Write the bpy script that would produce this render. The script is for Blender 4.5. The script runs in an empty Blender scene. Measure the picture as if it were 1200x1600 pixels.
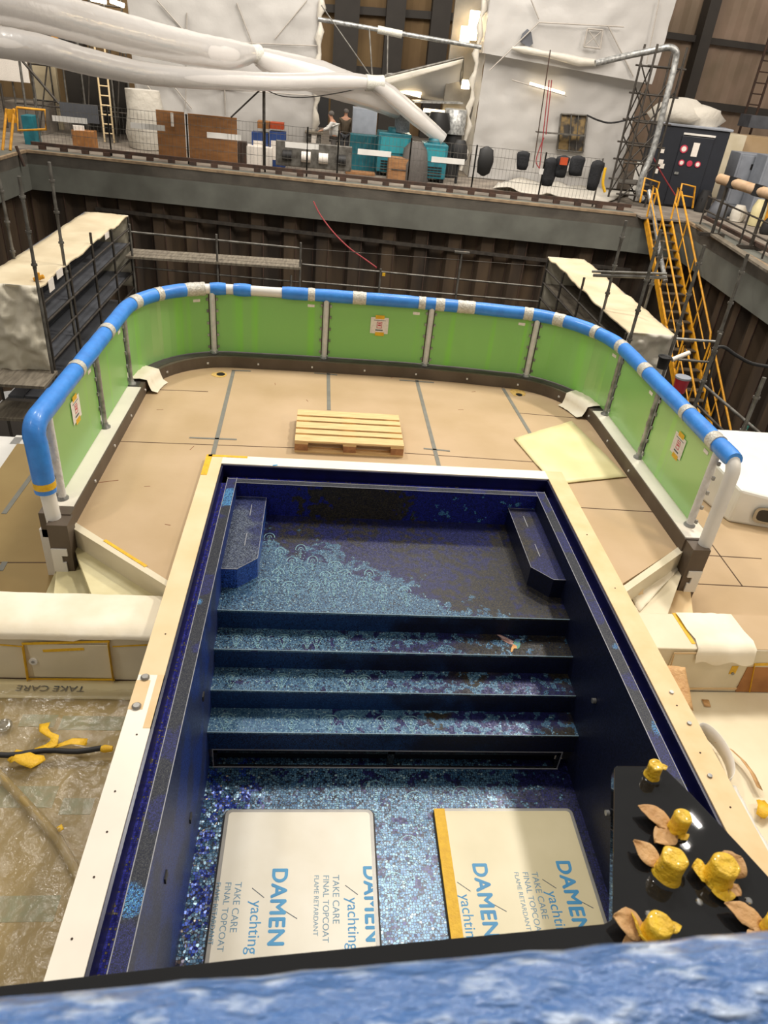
import bpy, bmesh, math, random
from mathutils import Vector, Matrix, noise
random.seed(7)
SC = bpy.context.scene
COL = SC.collection
V = Vector

# ---------------------------------------------------------------- camera
CX, CY, F = 600.0, 800.0, 1108.0
def _ray(px, py): return V((px-CX, -(py-CY), -F))
_dn = _ray(416, 2522).normalized()
_Z = -_dn
_Y = _ray(519, 78); _Y = (_Y - _Z*(_Y@_Z)).normalized()
_X = _Y.cross(_Z)
RW = Matrix((_X, _Y, _Z))            # camera -> world rotation
CAM = V((0, 0, 3.7))
cd = bpy.data.cameras.new('camera'); cam = bpy.data.objects.new('camera', cd); COL.objects.link(cam)
cam.matrix_world = Matrix.Translation(CAM) @ RW.to_4x4()
cd.sensor_fit = 'VERTICAL'; cd.sensor_height = 36.0; cd.lens = F/1600*36.0
cd.clip_start = 0.05; cd.clip_end = 200
cd.dof.use_dof = True; cd.dof.focus_distance = 7.0; cd.dof.aperture_fstop = 6.5
SC.camera = cam
def Gz(px, py, z):                    # pixel -> point on level z
    d = RW @ _ray(px, py); return CAM + d*((z-CAM.z)/d.z)
def Py(px, py, y):                    # pixel -> point on depth plane y
    d = RW @ _ray(px, py); return CAM + d*((y-CAM.y)/d.y)
def Pxx(px, py, x):
    d = RW @ _ray(px, py); return CAM + d*((x-CAM.x)/d.x)

# ---------------------------------------------------------------- world, lights, exposure
w = bpy.data.worlds.new('hall_air'); SC.world = w; w.use_nodes = True
w.node_tree.nodes['Background'].inputs[0].default_value = (1.0, .93, .84, 1)
w.node_tree.nodes['Background'].inputs[1].default_value = .36
def area(name, loc, target, size, power, col=(1, .9, .76), sy=None):
    l = bpy.data.lights.new(name, 'AREA'); l.energy = power; l.color = col
    l.shape = 'RECTANGLE'; l.size = size; l.size_y = sy or size
    o = bpy.data.objects.new(name, l); COL.objects.link(o); o.location = loc
    o.rotation_euler = (V(target)-V(loc)).to_track_quat('-Z', 'Y').to_euler()
    return o
for lx, ly, pw, lc in ((8.15, 8.5, 40, (1, .93, .84)), (8.65, 8.95, 30, (1, .93, .84)), (8.4, 12.4, 1500, (1, .93, .82)), (2.8, 10.8, 800, (1, .95, .88)), (-4.5, 12.0, 750, (1, .96, .90)), (-7.5, .5, 450, (1, .93, .82))):
    area('hall_strip_lamp', (lx, ly, 14), (lx*.4, ly-2, 0), (.40, .34)[lx > 8.5] if 8 < ly < 9 else 2.6, pw, lc, .07 if 8 < ly < 9 else .5)
area('hall_lamp_side', (6.8, 2.6, 5.4), (3.0, 5.4, 0), .7, 120, (1, .84, .62))
area('hall_lamp_quay', (3, 22, 14), (2, 31, 1), 8, 2600, (1, .94, .86))
area('hall_lamp_quay', (-8, 26, 14), (-8, 34, 1), 5, 1500, (1, .93, .82))
area('hall_lamp_quay', (16, 16, 14), (16, 30, 0), 6, 1800, (1, .9, .8))
SC.view_settings.view_transform = 'Standard'; SC.view_settings.look = 'None'
SC.view_settings.gamma = 1.0; SC.view_settings.use_curve_mapping = False
SC.view_settings.exposure = 0.10

# ---------------------------------------------------------------- materials
def lin(h):
    h = h.lstrip('#'); out = []
    for i in (0, 2, 4):
        c = int(h[i:i+2], 16)/255; out.append(c/12.92 if c <= .04045 else ((c+.055)/1.055)**2.4)
    return (*out, 1)
def newmat(name):
    m = bpy.data.materials.new(name); m.use_nodes = True
    nt = m.node_tree; return m, nt, nt.nodes, nt.links, nt.nodes['Principled BSDF']
def mat(name, col, rough=.6, metal=0, col2=None, scale=6, bump=0, bscale=None, coat=0, spec=None, stretch=None, detail=4, alpha=None, trans=None, thr=(.35, .65), coatr=.05):
    m, nt, N, L, B = newmat(name)
    B.inputs['Roughness'].default_value = rough; B.inputs['Metallic'].default_value = metal
    B.inputs['Coat Weight'].default_value = coat; B.inputs['Coat Roughness'].default_value = coatr
    if spec is not None: B.inputs['Specular IOR Level'].default_value = spec
    if alpha is not None: B.inputs['Alpha'].default_value = alpha
    if trans is not None: B.inputs['Transmission Weight'].default_value = trans
    a = lin(col); b = lin(col2) if col2 else tuple(min(1, c*.86) for c in a[:3])+(1,)
    geo = N.new('ShaderNodeNewGeometry'); src = geo.outputs['Position']
    if stretch:
        mp = N.new('ShaderNodeMapping'); mp.inputs['Scale'].default_value = stretch
        L.new(src, mp.inputs[0]); src = mp.outputs[0]
    nz = N.new('ShaderNodeTexNoise'); nz.inputs['Scale'].default_value = scale; nz.inputs['Detail'].default_value = detail
    L.new(src, nz.inputs['Vector'])
    cr = N.new('ShaderNodeValToRGB'); cr.color_ramp.elements[0].position = thr[0]; cr.color_ramp.elements[1].position = thr[1]
    cr.color_ramp.elements[0].color = a; cr.color_ramp.elements[1].color = b
    L.new(nz.outputs['Fac'], cr.inputs[0]); L.new(cr.outputs[0], B.inputs['Base Color'])
    if bump:
        n2 = N.new('ShaderNodeTexNoise'); n2.inputs['Scale'].default_value = bscale or scale*4; n2.inputs['Detail'].default_value = 5
        L.new(src, n2.inputs['Vector'])
        bp = N.new('ShaderNodeBump'); bp.inputs['Strength'].default_value = bump; bp.inputs['Distance'].default_value = .02
        L.new(n2.outputs['Fac'], bp.inputs['Height']); L.new(bp.outputs[0], B.inputs['Normal'])
    return m
def emis(name, col, s):
    m, nt, N, L, B = newmat(name); B.inputs['Emission Color'].default_value = lin(col); B.inputs['Emission Strength'].default_value = s
    B.inputs['Base Color'].default_value = lin(col); return m
def math_(nt, op, a, b=None, c=None, clamp=False):
    n = nt.nodes.new('ShaderNodeMath'); n.operation = op; n.use_clamp = clamp
    for i, v in enumerate((a, b, c)):
        if v is None: continue
        if isinstance(v, (int, float)): n.inputs[i].default_value = v
        else: nt.links.new(v, n.inputs[i])
    return n.outputs[0]
def mixc(nt, f, a, b):
    n = nt.nodes.new('ShaderNodeMix'); n.data_type = 'RGBA'
    for s, v in ((n.inputs[0], f), (n.inputs[6], a), (n.inputs[7], b)):
        if isinstance(v, (int, float, tuple)): s.default_value = v
        else: nt.links.new(v, s)
    return n.outputs[2]
def ss(nt, v, lo, hi):
    n = nt.nodes.new('ShaderNodeMapRange'); n.interpolation_type = 'SMOOTHSTEP'
    nt.links.new(v, n.inputs[0]); n.inputs[1].default_value = lo; n.inputs[2].default_value = hi
    return n.outputs[0]

def mosaic(name, kind, tile=60):
    """glass mosaic: every tile has one colour and its own slight tilt"""
    m, nt, N, L, B = newmat(name)
    geo = N.new('ShaderNodeNewGeometry')
    def vor(feat):
        v = N.new('ShaderNodeTexVoronoi'); v.feature = feat; v.inputs['Scale'].default_value = tile
        v.inputs['Randomness'].default_value = .62; L.new(geo.outputs['Position'], v.inputs['Vector']); return v
    v1, v2 = vor('F1'), vor('DISTANCE_TO_EDGE')
    pos = v1.outputs['Position']; rnd = v1.outputs['Color']
    sp = N.new('ShaderNodeSeparateXYZ'); L.new(geo.outputs['Position'], sp.inputs[0]); X, Y, Z = sp.outputs
    sr = N.new('ShaderNodeSeparateColor'); L.new(rnd, sr.inputs[0]); r1, r2, r3 = sr.outputs
    def nz(scale, off, det=3):
        mp = N.new('ShaderNodeMapping'); mp.inputs['Location'].default_value = (off, off*.7, off*1.3)
        L.new(pos, mp.inputs[0])
        n = N.new('ShaderNodeTexNoise'); n.inputs['Scale'].default_value = scale; n.inputs['Detail'].default_value = det
        L.new(mp.outputs[0], n.inputs['Vector']); return n.outputs['Fac']
    # tile position is scaled by the voronoi scale, so divide
    nA = nz(2.2, 3.1); nB = nz(13, 7.7, 2); nC = nz(1.3, 11.3)
    light = mixc(nt, r1, lin('#2b567e'), lin('#668fa8'))
    light = mixc(nt, ss(nt, r2, .94, .96), light, lin('#98b6c0'))
    navy = mixc(nt, r1, lin('#181b48'), lin('#2c2f6c'))
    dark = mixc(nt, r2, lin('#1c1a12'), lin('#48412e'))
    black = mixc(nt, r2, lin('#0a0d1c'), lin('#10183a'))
    if kind == 'seat':
        f = math_(nt, 'ADD', math_(nt, 'MULTIPLY', X, -.56), math_(nt, 'SUBTRACT', 5.60, Y))
        f = math_(nt, 'ADD', f, math_(nt, 'MULTIPLY', math_(nt, 'SUBTRACT', nA, .5), 1.5))
        f = math_(nt, 'ADD', f, math_(nt, 'MULTIPLY', math_(nt, 'SUBTRACT', nB, .5), .9))
        ml = ss(nt, f, -.04, .04)
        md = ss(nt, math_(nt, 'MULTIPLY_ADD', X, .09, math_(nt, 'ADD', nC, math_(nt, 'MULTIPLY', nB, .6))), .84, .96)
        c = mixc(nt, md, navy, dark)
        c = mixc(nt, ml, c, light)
    elif kind == 'step':
        f = math_(nt, 'MULTIPLY_ADD', X, -.30, .80)
        f = math_(nt, 'ADD', f, math_(nt, 'MULTIPLY', math_(nt, 'SUBTRACT', 4.55, Y), .35))
        f = math_(nt, 'ADD', f, math_(nt, 'MULTIPLY', math_(nt, 'SUBTRACT', nB, .5), 2.9))
        f = math_(nt, 'ADD', f, math_(nt, 'MULTIPLY', math_(nt, 'SUBTRACT', nA, .5), .8))
        ml = ss(nt, f, .46, .54)
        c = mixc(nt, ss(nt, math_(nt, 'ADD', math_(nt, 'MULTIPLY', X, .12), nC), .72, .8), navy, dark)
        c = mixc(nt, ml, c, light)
    elif kind == 'floor':
        f = math_(nt, 'ADD', math_(nt, 'MULTIPLY', X, -.06), .70)
        f = math_(nt, 'ADD', f, math_(nt, 'MULTIPLY', math_(nt, 'SUBTRACT', nB, .5), 1.9))
        lx = ss(nt, X, -.55, -.05)
        f = math_(nt, 'ADD', f, math_(nt, 'MULTIPLY', math_(nt, 'SUBTRACT', lx, 1), .25))
        rx = ss(nt, X, 1.5, 2.3)
        f = math_(nt, 'SUBTRACT', f, math_(nt, 'MULTIPLY', rx, .5))
        ml = ss(nt, f, .40, .46)
        blue = mixc(nt, r1, lin('#101c78'), lin('#2a56c0'))
        gold = mixc(nt, ss(nt, r3, .93, .95), blue, lin('#c8b8a0'))
        brn = mixc(nt, ss(nt, nA, .56, .62), gold, lin('#5a4c44'))
        c = mixc(nt, lx, brn, navy)
        c = mixc(nt, ml, c, light)
    elif kind == 'riser':
        blk = mixc(nt, r1, lin('#143260'), lin('#1f4880'))
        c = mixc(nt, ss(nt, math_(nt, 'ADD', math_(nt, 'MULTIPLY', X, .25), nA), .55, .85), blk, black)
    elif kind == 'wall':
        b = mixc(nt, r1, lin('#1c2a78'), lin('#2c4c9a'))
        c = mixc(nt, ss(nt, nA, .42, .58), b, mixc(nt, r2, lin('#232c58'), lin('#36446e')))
        c = mixc(nt, ss(nt, X, .8, 1.8), c, black)  # right wall turned towards black: its shade is put into the tile colour
    elif kind == 'back':
        b = mixc(nt, r1, lin('#101668'), lin('#1e2890'))
        g = math_(nt, 'SUBTRACT', 1, math_(nt, 'MULTIPLY', math_(nt, 'ABSOLUTE', math_(nt, 'SUBTRACT', X, .45)), 1.5))
        g = math_(nt, 'ADD', g, math_(nt, 'MULTIPLY', math_(nt, 'SUBTRACT', nB, .5), 1.8))
        c = mixc(nt, ss(nt, g, .2, .3), b, dark)
        h = math_(nt, 'MULTIPLY', ss(nt, X, .8, 1.6), ss(nt, nB, .64, .66))
        c = mixc(nt, h, c, lin('#4c86b4'))
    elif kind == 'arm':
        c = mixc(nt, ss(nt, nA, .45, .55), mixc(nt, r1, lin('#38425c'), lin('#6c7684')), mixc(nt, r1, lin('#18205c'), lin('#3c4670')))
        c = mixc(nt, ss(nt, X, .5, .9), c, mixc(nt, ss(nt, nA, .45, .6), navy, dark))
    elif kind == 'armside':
        c = mixc(nt, ss(nt, X, .5, .9), mixc(nt, r1, lin('#2850b4'), lin('#4a7ce4')), black)  # left sides brightened as lit, right ones blackened as shaded, in the tile colour
    elif kind == 'ledge':
        st = ss(nt, nA, .52, .56)
        c = mixc(nt, st, mixc(nt, r1, lin('#26282c'), lin('#3f4144')), mixc(nt, r1, lin('#1c2258'), lin('#2c3070')))
        c = mixc(nt, ss(nt, nz(1.7, 21.3), .60, .64), c, mixc(nt, r1, lin('#2a6ab8'), lin('#5fa4cc')))
    elif kind == 'gutter':
        c = mixc(nt, r1, lin('#101680'), lin('#2226a4'))
        c = mixc(nt, ss(nt, r3, .86, .9), c, mixc(nt, r2, lin('#4a463e'), lin('#8a7a60')))
    grout = ss(nt, v2.outputs['Distance'], .03, .13 if kind != 'floor' else .16)
    c = mixc(nt, grout, lin('#0c1226'), c)
    L.new(c, B.inputs['Base Color'])
    dull = kind in ('wall', 'ledge', 'gutter', 'riser', 'back', 'arm')
    B.inputs['Roughness'].default_value = .5 if dull else .3; B.inputs['Metallic'].default_value = .1 if dull else .25
    B.inputs['Specular IOR Level'].default_value = .3 if dull else .6
    # per-tile tilt
    vm = N.new('ShaderNodeVectorMath'); vm.operation = 'SUBTRACT'; L.new(rnd, vm.inputs[0]); vm.inputs[1].default_value = (.5, .5, .5)
    v3 = N.new('ShaderNodeVectorMath'); v3.operation = 'SCALE'; L.new(vm.outputs[0], v3.inputs[0]); v3.inputs['Scale'].default_value = {'gutter': .2, 'step': .09, 'seat': .07}.get(kind, .06)
    if kind == 'floor': L.new(math_(nt, 'MULTIPLY_ADD', lx, -.28, .35), v3.inputs['Scale'])
    v4 = N.new('ShaderNodeVectorMath'); v4.operation = 'ADD'; L.new(v3.outputs[0], v4.inputs[0]); L.new(geo.outputs['Normal'], v4.inputs[1])
    v5 = N.new('ShaderNodeVectorMath'); v5.operation = 'NORMALIZE'; L.new(v4.outputs[0], v5.inputs[0])
    L.new(v5.outputs[0], B.inputs['Normal'])
    return m

M = {}
for k in ('seat', 'step', 'floor', 'riser', 'wall', 'back', 'arm', 'armside', 'ledge', 'gutter'):
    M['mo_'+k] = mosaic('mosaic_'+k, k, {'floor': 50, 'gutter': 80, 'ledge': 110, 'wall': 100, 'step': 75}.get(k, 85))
M['hardboard'] = mat('hardboard', '#b99f7e', .7, col2='#a88e68', scale=1.1, thr=(.3, .75), bump=.05, bscale=30)
M['hardboard_side'] = mat('hardboard_side', '#98804f', .7, col2='#8a7142', scale=1.4, thr=(.3, .75))
M['greytape'] = mat('grey_tape', '#77756c', .6, scale=9)
M['darkline'] = mat('dark_joint', '#5b4634', .9)
M['kerb'] = mat('kerb', '#5e5246', .55, col2='#504438', scale=3)
M['kerbtop'] = mat('kerb_top', '#4a4440', .5, col2='#383430', scale=5)
M['cream'] = mat('cream_board', '#dfc9a2', .6, col2='#d6bc8e', scale=2)
M['whiterim'] = mat('white_rim', '#efe7d8', .5, scale=1.5)
M['cream_tape'] = mat('cream_tape', '#dcc196', .6, col2='#d6b686', scale=5)
M['yellowtape'] = mat('yellow_tape', '#e2b420', .55, col2='#d4a41a', scale=20, bump=.3, bscale=60)
M['crepe'] = mat('crepe_tape', '#e8c02c', .5, col2='#d8ac20', scale=30, bump=.8, bscale=45, coat=.3)
M['beigetape'] = mat('beige_tape', '#c9a06c', .6, col2='#b68a58', scale=15, bump=.4, bscale=50)
M['gloss_black'] = mat('gloss_black', '#1c1d1f', .02, scale=2)
M['navyedge'] = mat('navy_edge', '#0c0e38', .3, col2='#090a28', scale=5)
M['lightline'] = mat('light_trim', '#8e8f96', .4, scale=8)
M['lightline2'] = mat('step_nosing', '#6f8794', .4, scale=8)
M['white'] = mat('white_paint', '#dfdcd6', .45, scale=2)
M['whiteplastic'] = mat('white_wrap', '#d5d3d0', .35, scale=14, bump=.6, bscale=25)
M['foam'] = mat('blue_foam', '#3186dc', .5, col2='#2a78cc', scale=9, bump=.2, bscale=20, coat=.3, coatr=.2)
M['tapeband'] = mat('clear_tape', '#cfcdc4', .3, col2='#b0aca0', scale=40, bump=.6, bscale=60, coat=.5)
M['steel'] = mat('steel', '#a6a6a3', .35, metal=.35, col2='#6e6e6c', scale=10)
M['chrome'] = mat('chrome', '#a8a8a6', .15, metal=1, scale=10)
M['galv'] = mat('galvanised', '#77746e', .5, metal=.5, col2='#55514b', scale=6)
M['galv_dark'] = mat('galvanised_dark', '#4c463f', .6, metal=.4, col2='#383430', scale=6)
M['pallet'] = mat('pallet_wood', '#e2c28c', .7, col2='#cda873', scale=5, stretch=(1, 14, 14), bump=.1)
M['palletblock'] = mat('pallet_block', '#a9794f', .8, col2='#8e6241', scale=20)
M['film'] = mat('white_film', '#ded8c8', .35, col2='#d4ccb8', scale=2)
M['film2'] = mat('cream_film', '#d8cba4', .35, col2='#cfc298', scale=2)
M['print'] = mat('blue_print', '#2f86b8', .5, col2='#3f92c0', scale=8)
M['printgrey'] = mat('grey_blue_print', '#6f93a8', .5, scale=8)
M['darkprint'] = mat('dark_print', '#3e4a56', .5)
M['redprint'] = mat('red_print', '#c43a52', .5)
M['greyframe'] = mat('grey_gasket', '#8f8c86', .35, metal=.3, scale=9)
M['black'] = mat('black', '#0b0b0c', .5)
M['rubber'] = mat('rubber', '#1b1a1a', .6)
M['paper'] = mat('paper', '#e6ded4', .7, scale=30)
M['gelcoat'] = mat('gelcoat_cream', '#d9cfa4', .4, col2='#c8bc8e', scale=3)
M['gelcoat_white'] = mat('gelcoat_white', '#d8cdb4', .35, col2='#cdc1a4', scale=2)
M['cloth'] = mat('white_cloth', '#e9e0cc', .6, col2='#ded2b8', scale=3, bump=.25, bscale=6)
M['loungefloor'] = mat('lounge_floor', '#d9cdb0', .5, col2='#cfc0a0', scale=2)
M['tanfloor'] = mat('tan_cover', '#988048', .5, col2='#86703c', scale=1.5)
M['greenline'] = mat('green_rope', '#2f7f72', .7)
M['concrete'] = mat('coping_grey', '#66675f', .75, col2='#575750', scale=1.2)
M['coping_edge'] = mat('coping_edge', '#9a8468', .7, col2='#7b6852', scale=5)
M['pile'] = mat('sheet_pile', '#4c3c2a', .85, col2='#2a2119', scale=.8, stretch=(1.6, 1, .35), detail=6)
M['dockfloor'] = mat('dock_floor', '#2a2520', .9, scale=2)
M['quay'] = mat('quay_concrete', '#8a8175', .85, col2='#6a6158', scale=1.5, detail=6)
M['rust'] = mat('rust_steel', '#4a3428', .85, col2='#352820', scale=5)
M['hallwall'] = mat('hall_cladding', '#967f6d', .7, col2='#7d6c58', scale=.6)
M['hallwall_dim'] = mat('hall_cladding_far', '#7d6543', .8, col2='#6c5538', scale=.6)
M['column'] = mat('dark_column', '#37322d', .7, scale=2)
M['plywood'] = mat('brown_plywood', '#8f6237', .7, col2='#7c532d', scale=2, stretch=(1, 1, 5))
M['kraft'] = mat('kraft_card', '#a8733f', .8, col2='#8f5f34', scale=5)
M['crate'] = mat('crate_wood', '#9a7048', .8, col2='#835c3a', scale=5, stretch=(1, 1, 6))
M['greyboard'] = mat('grey_board', '#4d4f54', .7, scale=3)
M['teal'] = mat('teal_paint', '#1b6f7c', .5, col2='#165c68', scale=5)
M['bluebox'] = mat('blue_box', '#23417e', .6, scale=8)
M['jacket'] = mat('dark_jacket', '#1b1c20', .8, col2='#101114', scale=12, bump=.5, bscale=20)
M['orange'] = mat('orange_cloth', '#b8481e', .8)
M['container'] = mat('black_container', '#1c2029', .5, scale=4)
M['cabinetgrey'] = mat('cabinet_grey', '#8b9099', .5, scale=4)
M['yellowpaint'] = mat('yellow_paint', '#d79a1e', .5, col2='#b97f1a', scale=8)
M['treaddark'] = mat('stair_tread', '#5a4d3c', .8, col2='#403629', scale=5)
M['red'] = mat('red_plastic', '#a01c2c', .5)
M['skyblue'] = mat('blue_plastic', '#3a8fc4', .4)
M['skin'] = mat('skin', '#b98a70', .6)
M['hair'] = mat('grey_hair', '#5a5450', .8)
M['sweater'] = mat('white_sweater', '#dcd9d4', .8, scale=20)
M['trousers'] = mat('grey_trousers', '#6b6663', .8, scale=20)
M['lamp'] = emis('lamp_tube', '#fff3dc', 6)
M['lampwarm'] = emis('lamp_warm', '#ffe6b8', 7)
M['hose_red'] = mat('red_hose', '#8c2f34', .5)
M['cover'] = mat('cream_cover', '#cbbd9f', .6, col2='#bbab8c', scale=1.4, bump=.3, bscale=5)
M['greywrap'] = mat('grey_wrap', '#d6cebc', .55, col2='#c4bca8', scale=1.4, bump=1.0, bscale=3.5)
M['greysheet'] = mat('dark_sheet', '#5c5e64', .6, col2='#4a4c51', scale=2)
M['plank'] = mat('scaffold_plank', '#7b7263', .8, col2='#5b5347', scale=3, stretch=(6, 1, 1))

def translucent(name, col, tl=.4, rough=.35, bump=.3, bscale=3, gloss=.25, transp=0, streak=None, streakcol=None):
    m, nt, N, L, B = newmat(name); N.remove(B); out = N['Material Output']
    d = N.new('ShaderNodeBsdfDiffuse'); t = N.new('ShaderNodeBsdfTranslucent'); g = N.new('ShaderNodeBsdfGlossy')
    g.inputs['Roughness'].default_value = rough
    geo = N.new('ShaderNodeNewGeometry'); nz = N.new('ShaderNodeTexNoise'); nz.inputs['Scale'].default_value = bscale; nz.inputs['Detail'].default_value = 6
    L.new(geo.outputs['Position'], nz.inputs['Vector'])
    bp = N.new('ShaderNodeBump'); bp.inputs['Strength'].default_value = bump; bp.inputs['Distance'].default_value = .05; L.new(nz.outputs['Fac'], bp.inputs['Height'])
    c = lin(col)
    src = None
    if streak:
        mp = N.new('ShaderNodeMapping'); mp.inputs['Scale'].default_value = streak; L.new(geo.outputs['Position'], mp.inputs[0])
        n2 = N.new('ShaderNodeTexNoise'); n2.inputs['Scale'].default_value = 1; n2.inputs['Detail'].default_value = 3; L.new(mp.outputs[0], n2.inputs['Vector'])
        src = mixc(nt, ss(nt, n2.outputs['Fac'], .56, .70), c, lin(streakcol))
    for s in (d, t):
        s.inputs[0].default_value = c
        if src: L.new(src, s.inputs[0])
        L.new(bp.outputs[0], s.inputs['Normal'])
    L.new(bp.outputs[0], g.inputs['Normal'])
    m1 = N.new('ShaderNodeMixShader'); m1.inputs[0].default_value = tl; L.new(d.outputs[0], m1.inputs[1]); L.new(t.outputs[0], m1.inputs[2])
    fr = N.new('ShaderNodeFresnel'); fr.inputs[0].default_value = 1.45
    m2 = N.new('ShaderNodeMixShader'); L.new(math_(nt, 'MULTIPLY', fr.outputs[0], gloss*4, clamp=True), m2.inputs[0]); L.new(m1.outputs[0], m2.inputs[1]); L.new(g.outputs[0], m2.inputs[2])
    last = m2
    if transp:
        tr = N.new('ShaderNodeBsdfTransparent'); m3 = N.new('ShaderNodeMixShader'); m3.inputs[0].default_value = transp
        L.new(m2.outputs[0], m3.inputs[1]); L.new(tr.outputs[0], m3.inputs[2]); last = m3
    L.new(last.outputs[0], out.inputs[0]); return m
M['greenglass'] = translucent('green_film_glass', '#a6d584', .42, .25, .05, 2, .05, .06, (5, 5, .1), '#a4e070')
M['shrink'] = translucent('shrink_wrap', '#cbc8c4', .35, .3, .8, 1.1, .10)
M['ductfilm'] = translucent('duct_film', '#e2deda', .45, .15, .35, 3, .10, .09)
M['clearfilm'] = translucent('clear_sheet', '#b5a378', .3, .16, 1.0, 7, 1.3, .70)
M['whitebag'] = translucent('white_bag', '#d8d2c6', .3, .5, .8, 4, .1)
M['netting'] = translucent('netting', '#8f9092', .3, .5, .3, 4, .1, .45)

# ---------------------------------------------------------------- mesh helpers
class MB:
    def __init__(s): s.v = []; s.f = []; s.sm = []; s.mi = []; s.cur = 0
    def add(s, vs, fs, smooth=False):
        n = len(s.v); s.v += [V(p) for p in vs]
        for f in fs: s.f.append([i+n for i in f]); s.sm.append(smooth); s.mi.append(s.cur)
        return s
    def box(s, c, size, rz=0, mtx=None):
        hx, hy, hz = size[0]/2, size[1]/2, size[2]/2
        R = mtx or Matrix.Rotation(rz, 3, 'Z')
        vs = [V(c)+R@V((x*hx, y*hy, z*hz)) for z in (-1, 1) for y in (-1, 1) for x in (-1, 1)]
        return s.add(vs, [(0, 2, 3, 1), (4, 5, 7, 6), (0, 1, 5, 4), (2, 6, 7, 3), (0, 4, 6, 2), (1, 3, 7, 5)])
    def b2(s, a, b):
        a, b = V(a), V(b); return s.box((a+b)/2, [abs(b[i]-a[i]) for i in range(3)])
    def prism(s, poly, z0, z1, smooth=False):
        n = len(poly); vs = [(p[0], p[1], z0) for p in poly]+[(p[0], p[1], z1) for p in poly]
        area2 = sum(poly[i][0]*poly[(i+1) % n][1]-poly[(i+1) % n][0]*poly[i][1] for i in range(n))
        a, b = list(range(n)), list(range(n, 2*n))
        if area2 < 0: fs = [a, b[::-1]]+[[i, i+n, (i+1) % n+n, (i+1) % n] for i in range(n)]
        else: fs = [a[::-1], b]+[[i, (i+1) % n, (i+1) % n+n, i+n] for i in range(n)]
        return s.add(vs, fs)
    def bar(s, a, b, w, h=None):
        a, b = V(a), V(b); d = (b-a); L_ = d.length; d.normalize()
        up = V((0, 0, 1)) if abs(d.z) < .95 else V((0, 1, 0))
        x = d.cross(up).normalized(); z = x.cross(d)
        R = Matrix((x, d, z)).transposed()
        return s.box((a+b)/2, (w, L_, h or w), mtx=R)
    def tube(s, pts, r, seg=8, caps=True, closed=False):
        pts = [V(p) for p in pts]; n = len(pts)
        rs = r if isinstance(r, (list, tuple)) else [r]*n
        up = None; rings = []
        for i, p in enumerate(pts):
            t = (pts[min(i+1, n-1)]-pts[max(i-1, 0)]).normalized()
            if up is None: up = (V((0, 0, 1)) if abs(t.z) < .9 else V((0, 1, 0)))
            x = t.cross(up)
            if x.length < 1e-4: x = t.cross(V((1, 0, 0)))
            x.normalize(); up = x.cross(t).normalized()
            rings.append([p+(x*math.cos(2*math.pi*k/seg)+up*math.sin(2*math.pi*k/seg))*rs[i] for k in range(seg)])
        vs = [q for r_ in rings for q in r_]; fs = []
        for i in range(n-1):
            for k in range(seg):
                a = i*seg+k; b = i*seg+(k+1) % seg; fs.append((a, b, b+seg, a+seg))
        s.add(vs, fs, True)
        if caps:
            s.add(rings[0], [list(range(seg))[::-1]]); s.add(rings[-1], [list(range(seg))])
        return s
    def lathe(s, c, prof, seg=16, wob=0, sd=0, sx=1, sy=1):
        c = V(c); vs = []
        for j, (r, z) in enumerate(prof):
            for k in range(seg):
                a = 2*math.pi*k/seg; rr = r*(1+wob*noise.noise(V((math.cos(a)*1.3+sd, math.sin(a)*1.3, z*9+sd))))
                vs.append(c+V((rr*math.cos(a)*sx, rr*math.sin(a)*sy, z)))
        n = len(prof); fs = []
        for j in range(n-1):
            for k in range(seg):
                a = j*seg+k; b = j*seg+(k+1) % seg; fs.append((a, b, b+seg, a+seg))
        s.add(vs, fs, True)
        s.add(vs[:seg], [list(range(seg))[::-1]]); s.add(vs[-seg:], [list(range(seg))])
        return s
    def quadgrid(s, p00, p10, p11, p01, nu, nv, disp=0, sc=2, sd=0, thick=0, edge=True):
        p00, p10, p11, p01 = map(V, (p00, p10, p11, p01))
        nrm = (p10-p00).cross(p01-p00).normalized(); vs = []
        for j in range(nv+1):
            for i in range(nu+1):
                u, v = i/nu, j/nv
                p = p00*(1-u)*(1-v)+p10*u*(1-v)+p11*u*v+p01*(1-u)*v
                d = disp*(noise.noise(p*sc+V((sd, sd, sd)))+.5*noise.noise(p*sc*2.3+V((sd, 0, sd)))) if disp else 0
                if not edge and (i in (0, nu) or j in (0, nv)): d = 0
                vs.append(p+nrm*d)
        W_ = nu+1
        fs = [(j*W_+i, j*W_+i+1, (j+1)*W_+i+1, (j+1)*W_+i) for j in range(nv) for i in range(nu)]
        s.add(vs, fs, True)
        if thick:
            low = [p-nrm*thick for p in vs]; s.add(low, [f[::-1] for f in fs], True)
            n = len(s.v)-2*len(vs); m = len(vs)
            rim = [i for i in range(W_)]+[j*W_+nu for j in range(1, nv+1)]+[nv*W_+i for i in range(nu-1, -1, -1)]+[j*W_ for j in range(nv-1, 0, -1)]
            for a, b in zip(rim, rim[1:]+rim[:1]): s.f.append([n+a, n+m+a, n+m+b, n+b]); s.sm.append(False); s.mi.append(s.cur)
        return s
    def obj(s, name, mats, parent=None, origin=None, bevel=0):
        me = bpy.data.meshes.new(name)
        if origin is None:
            if parent is not None: origin = parent.location
            else:
                xs = [p.x for p in s.v]; ys = [p.y for p in s.v]; zs = [p.z for p in s.v]
                origin = V(((min(xs)+max(xs))/2, (min(ys)+max(ys))/2, min(zs)))
        origin = V(origin)
        base = V((0, 0, 0))
        q = parent
        me.from_pydata([tuple(p-origin) for p in s.v], [], s.f)
        for i, p in enumerate(me.polygons): p.use_smooth = s.sm[i]; p.material_index = s.mi[i]
        for m in (mats if isinstance(mats, (list, tuple)) else [mats]): me.materials.append(M[m] if isinstance(m, str) else m)
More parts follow.
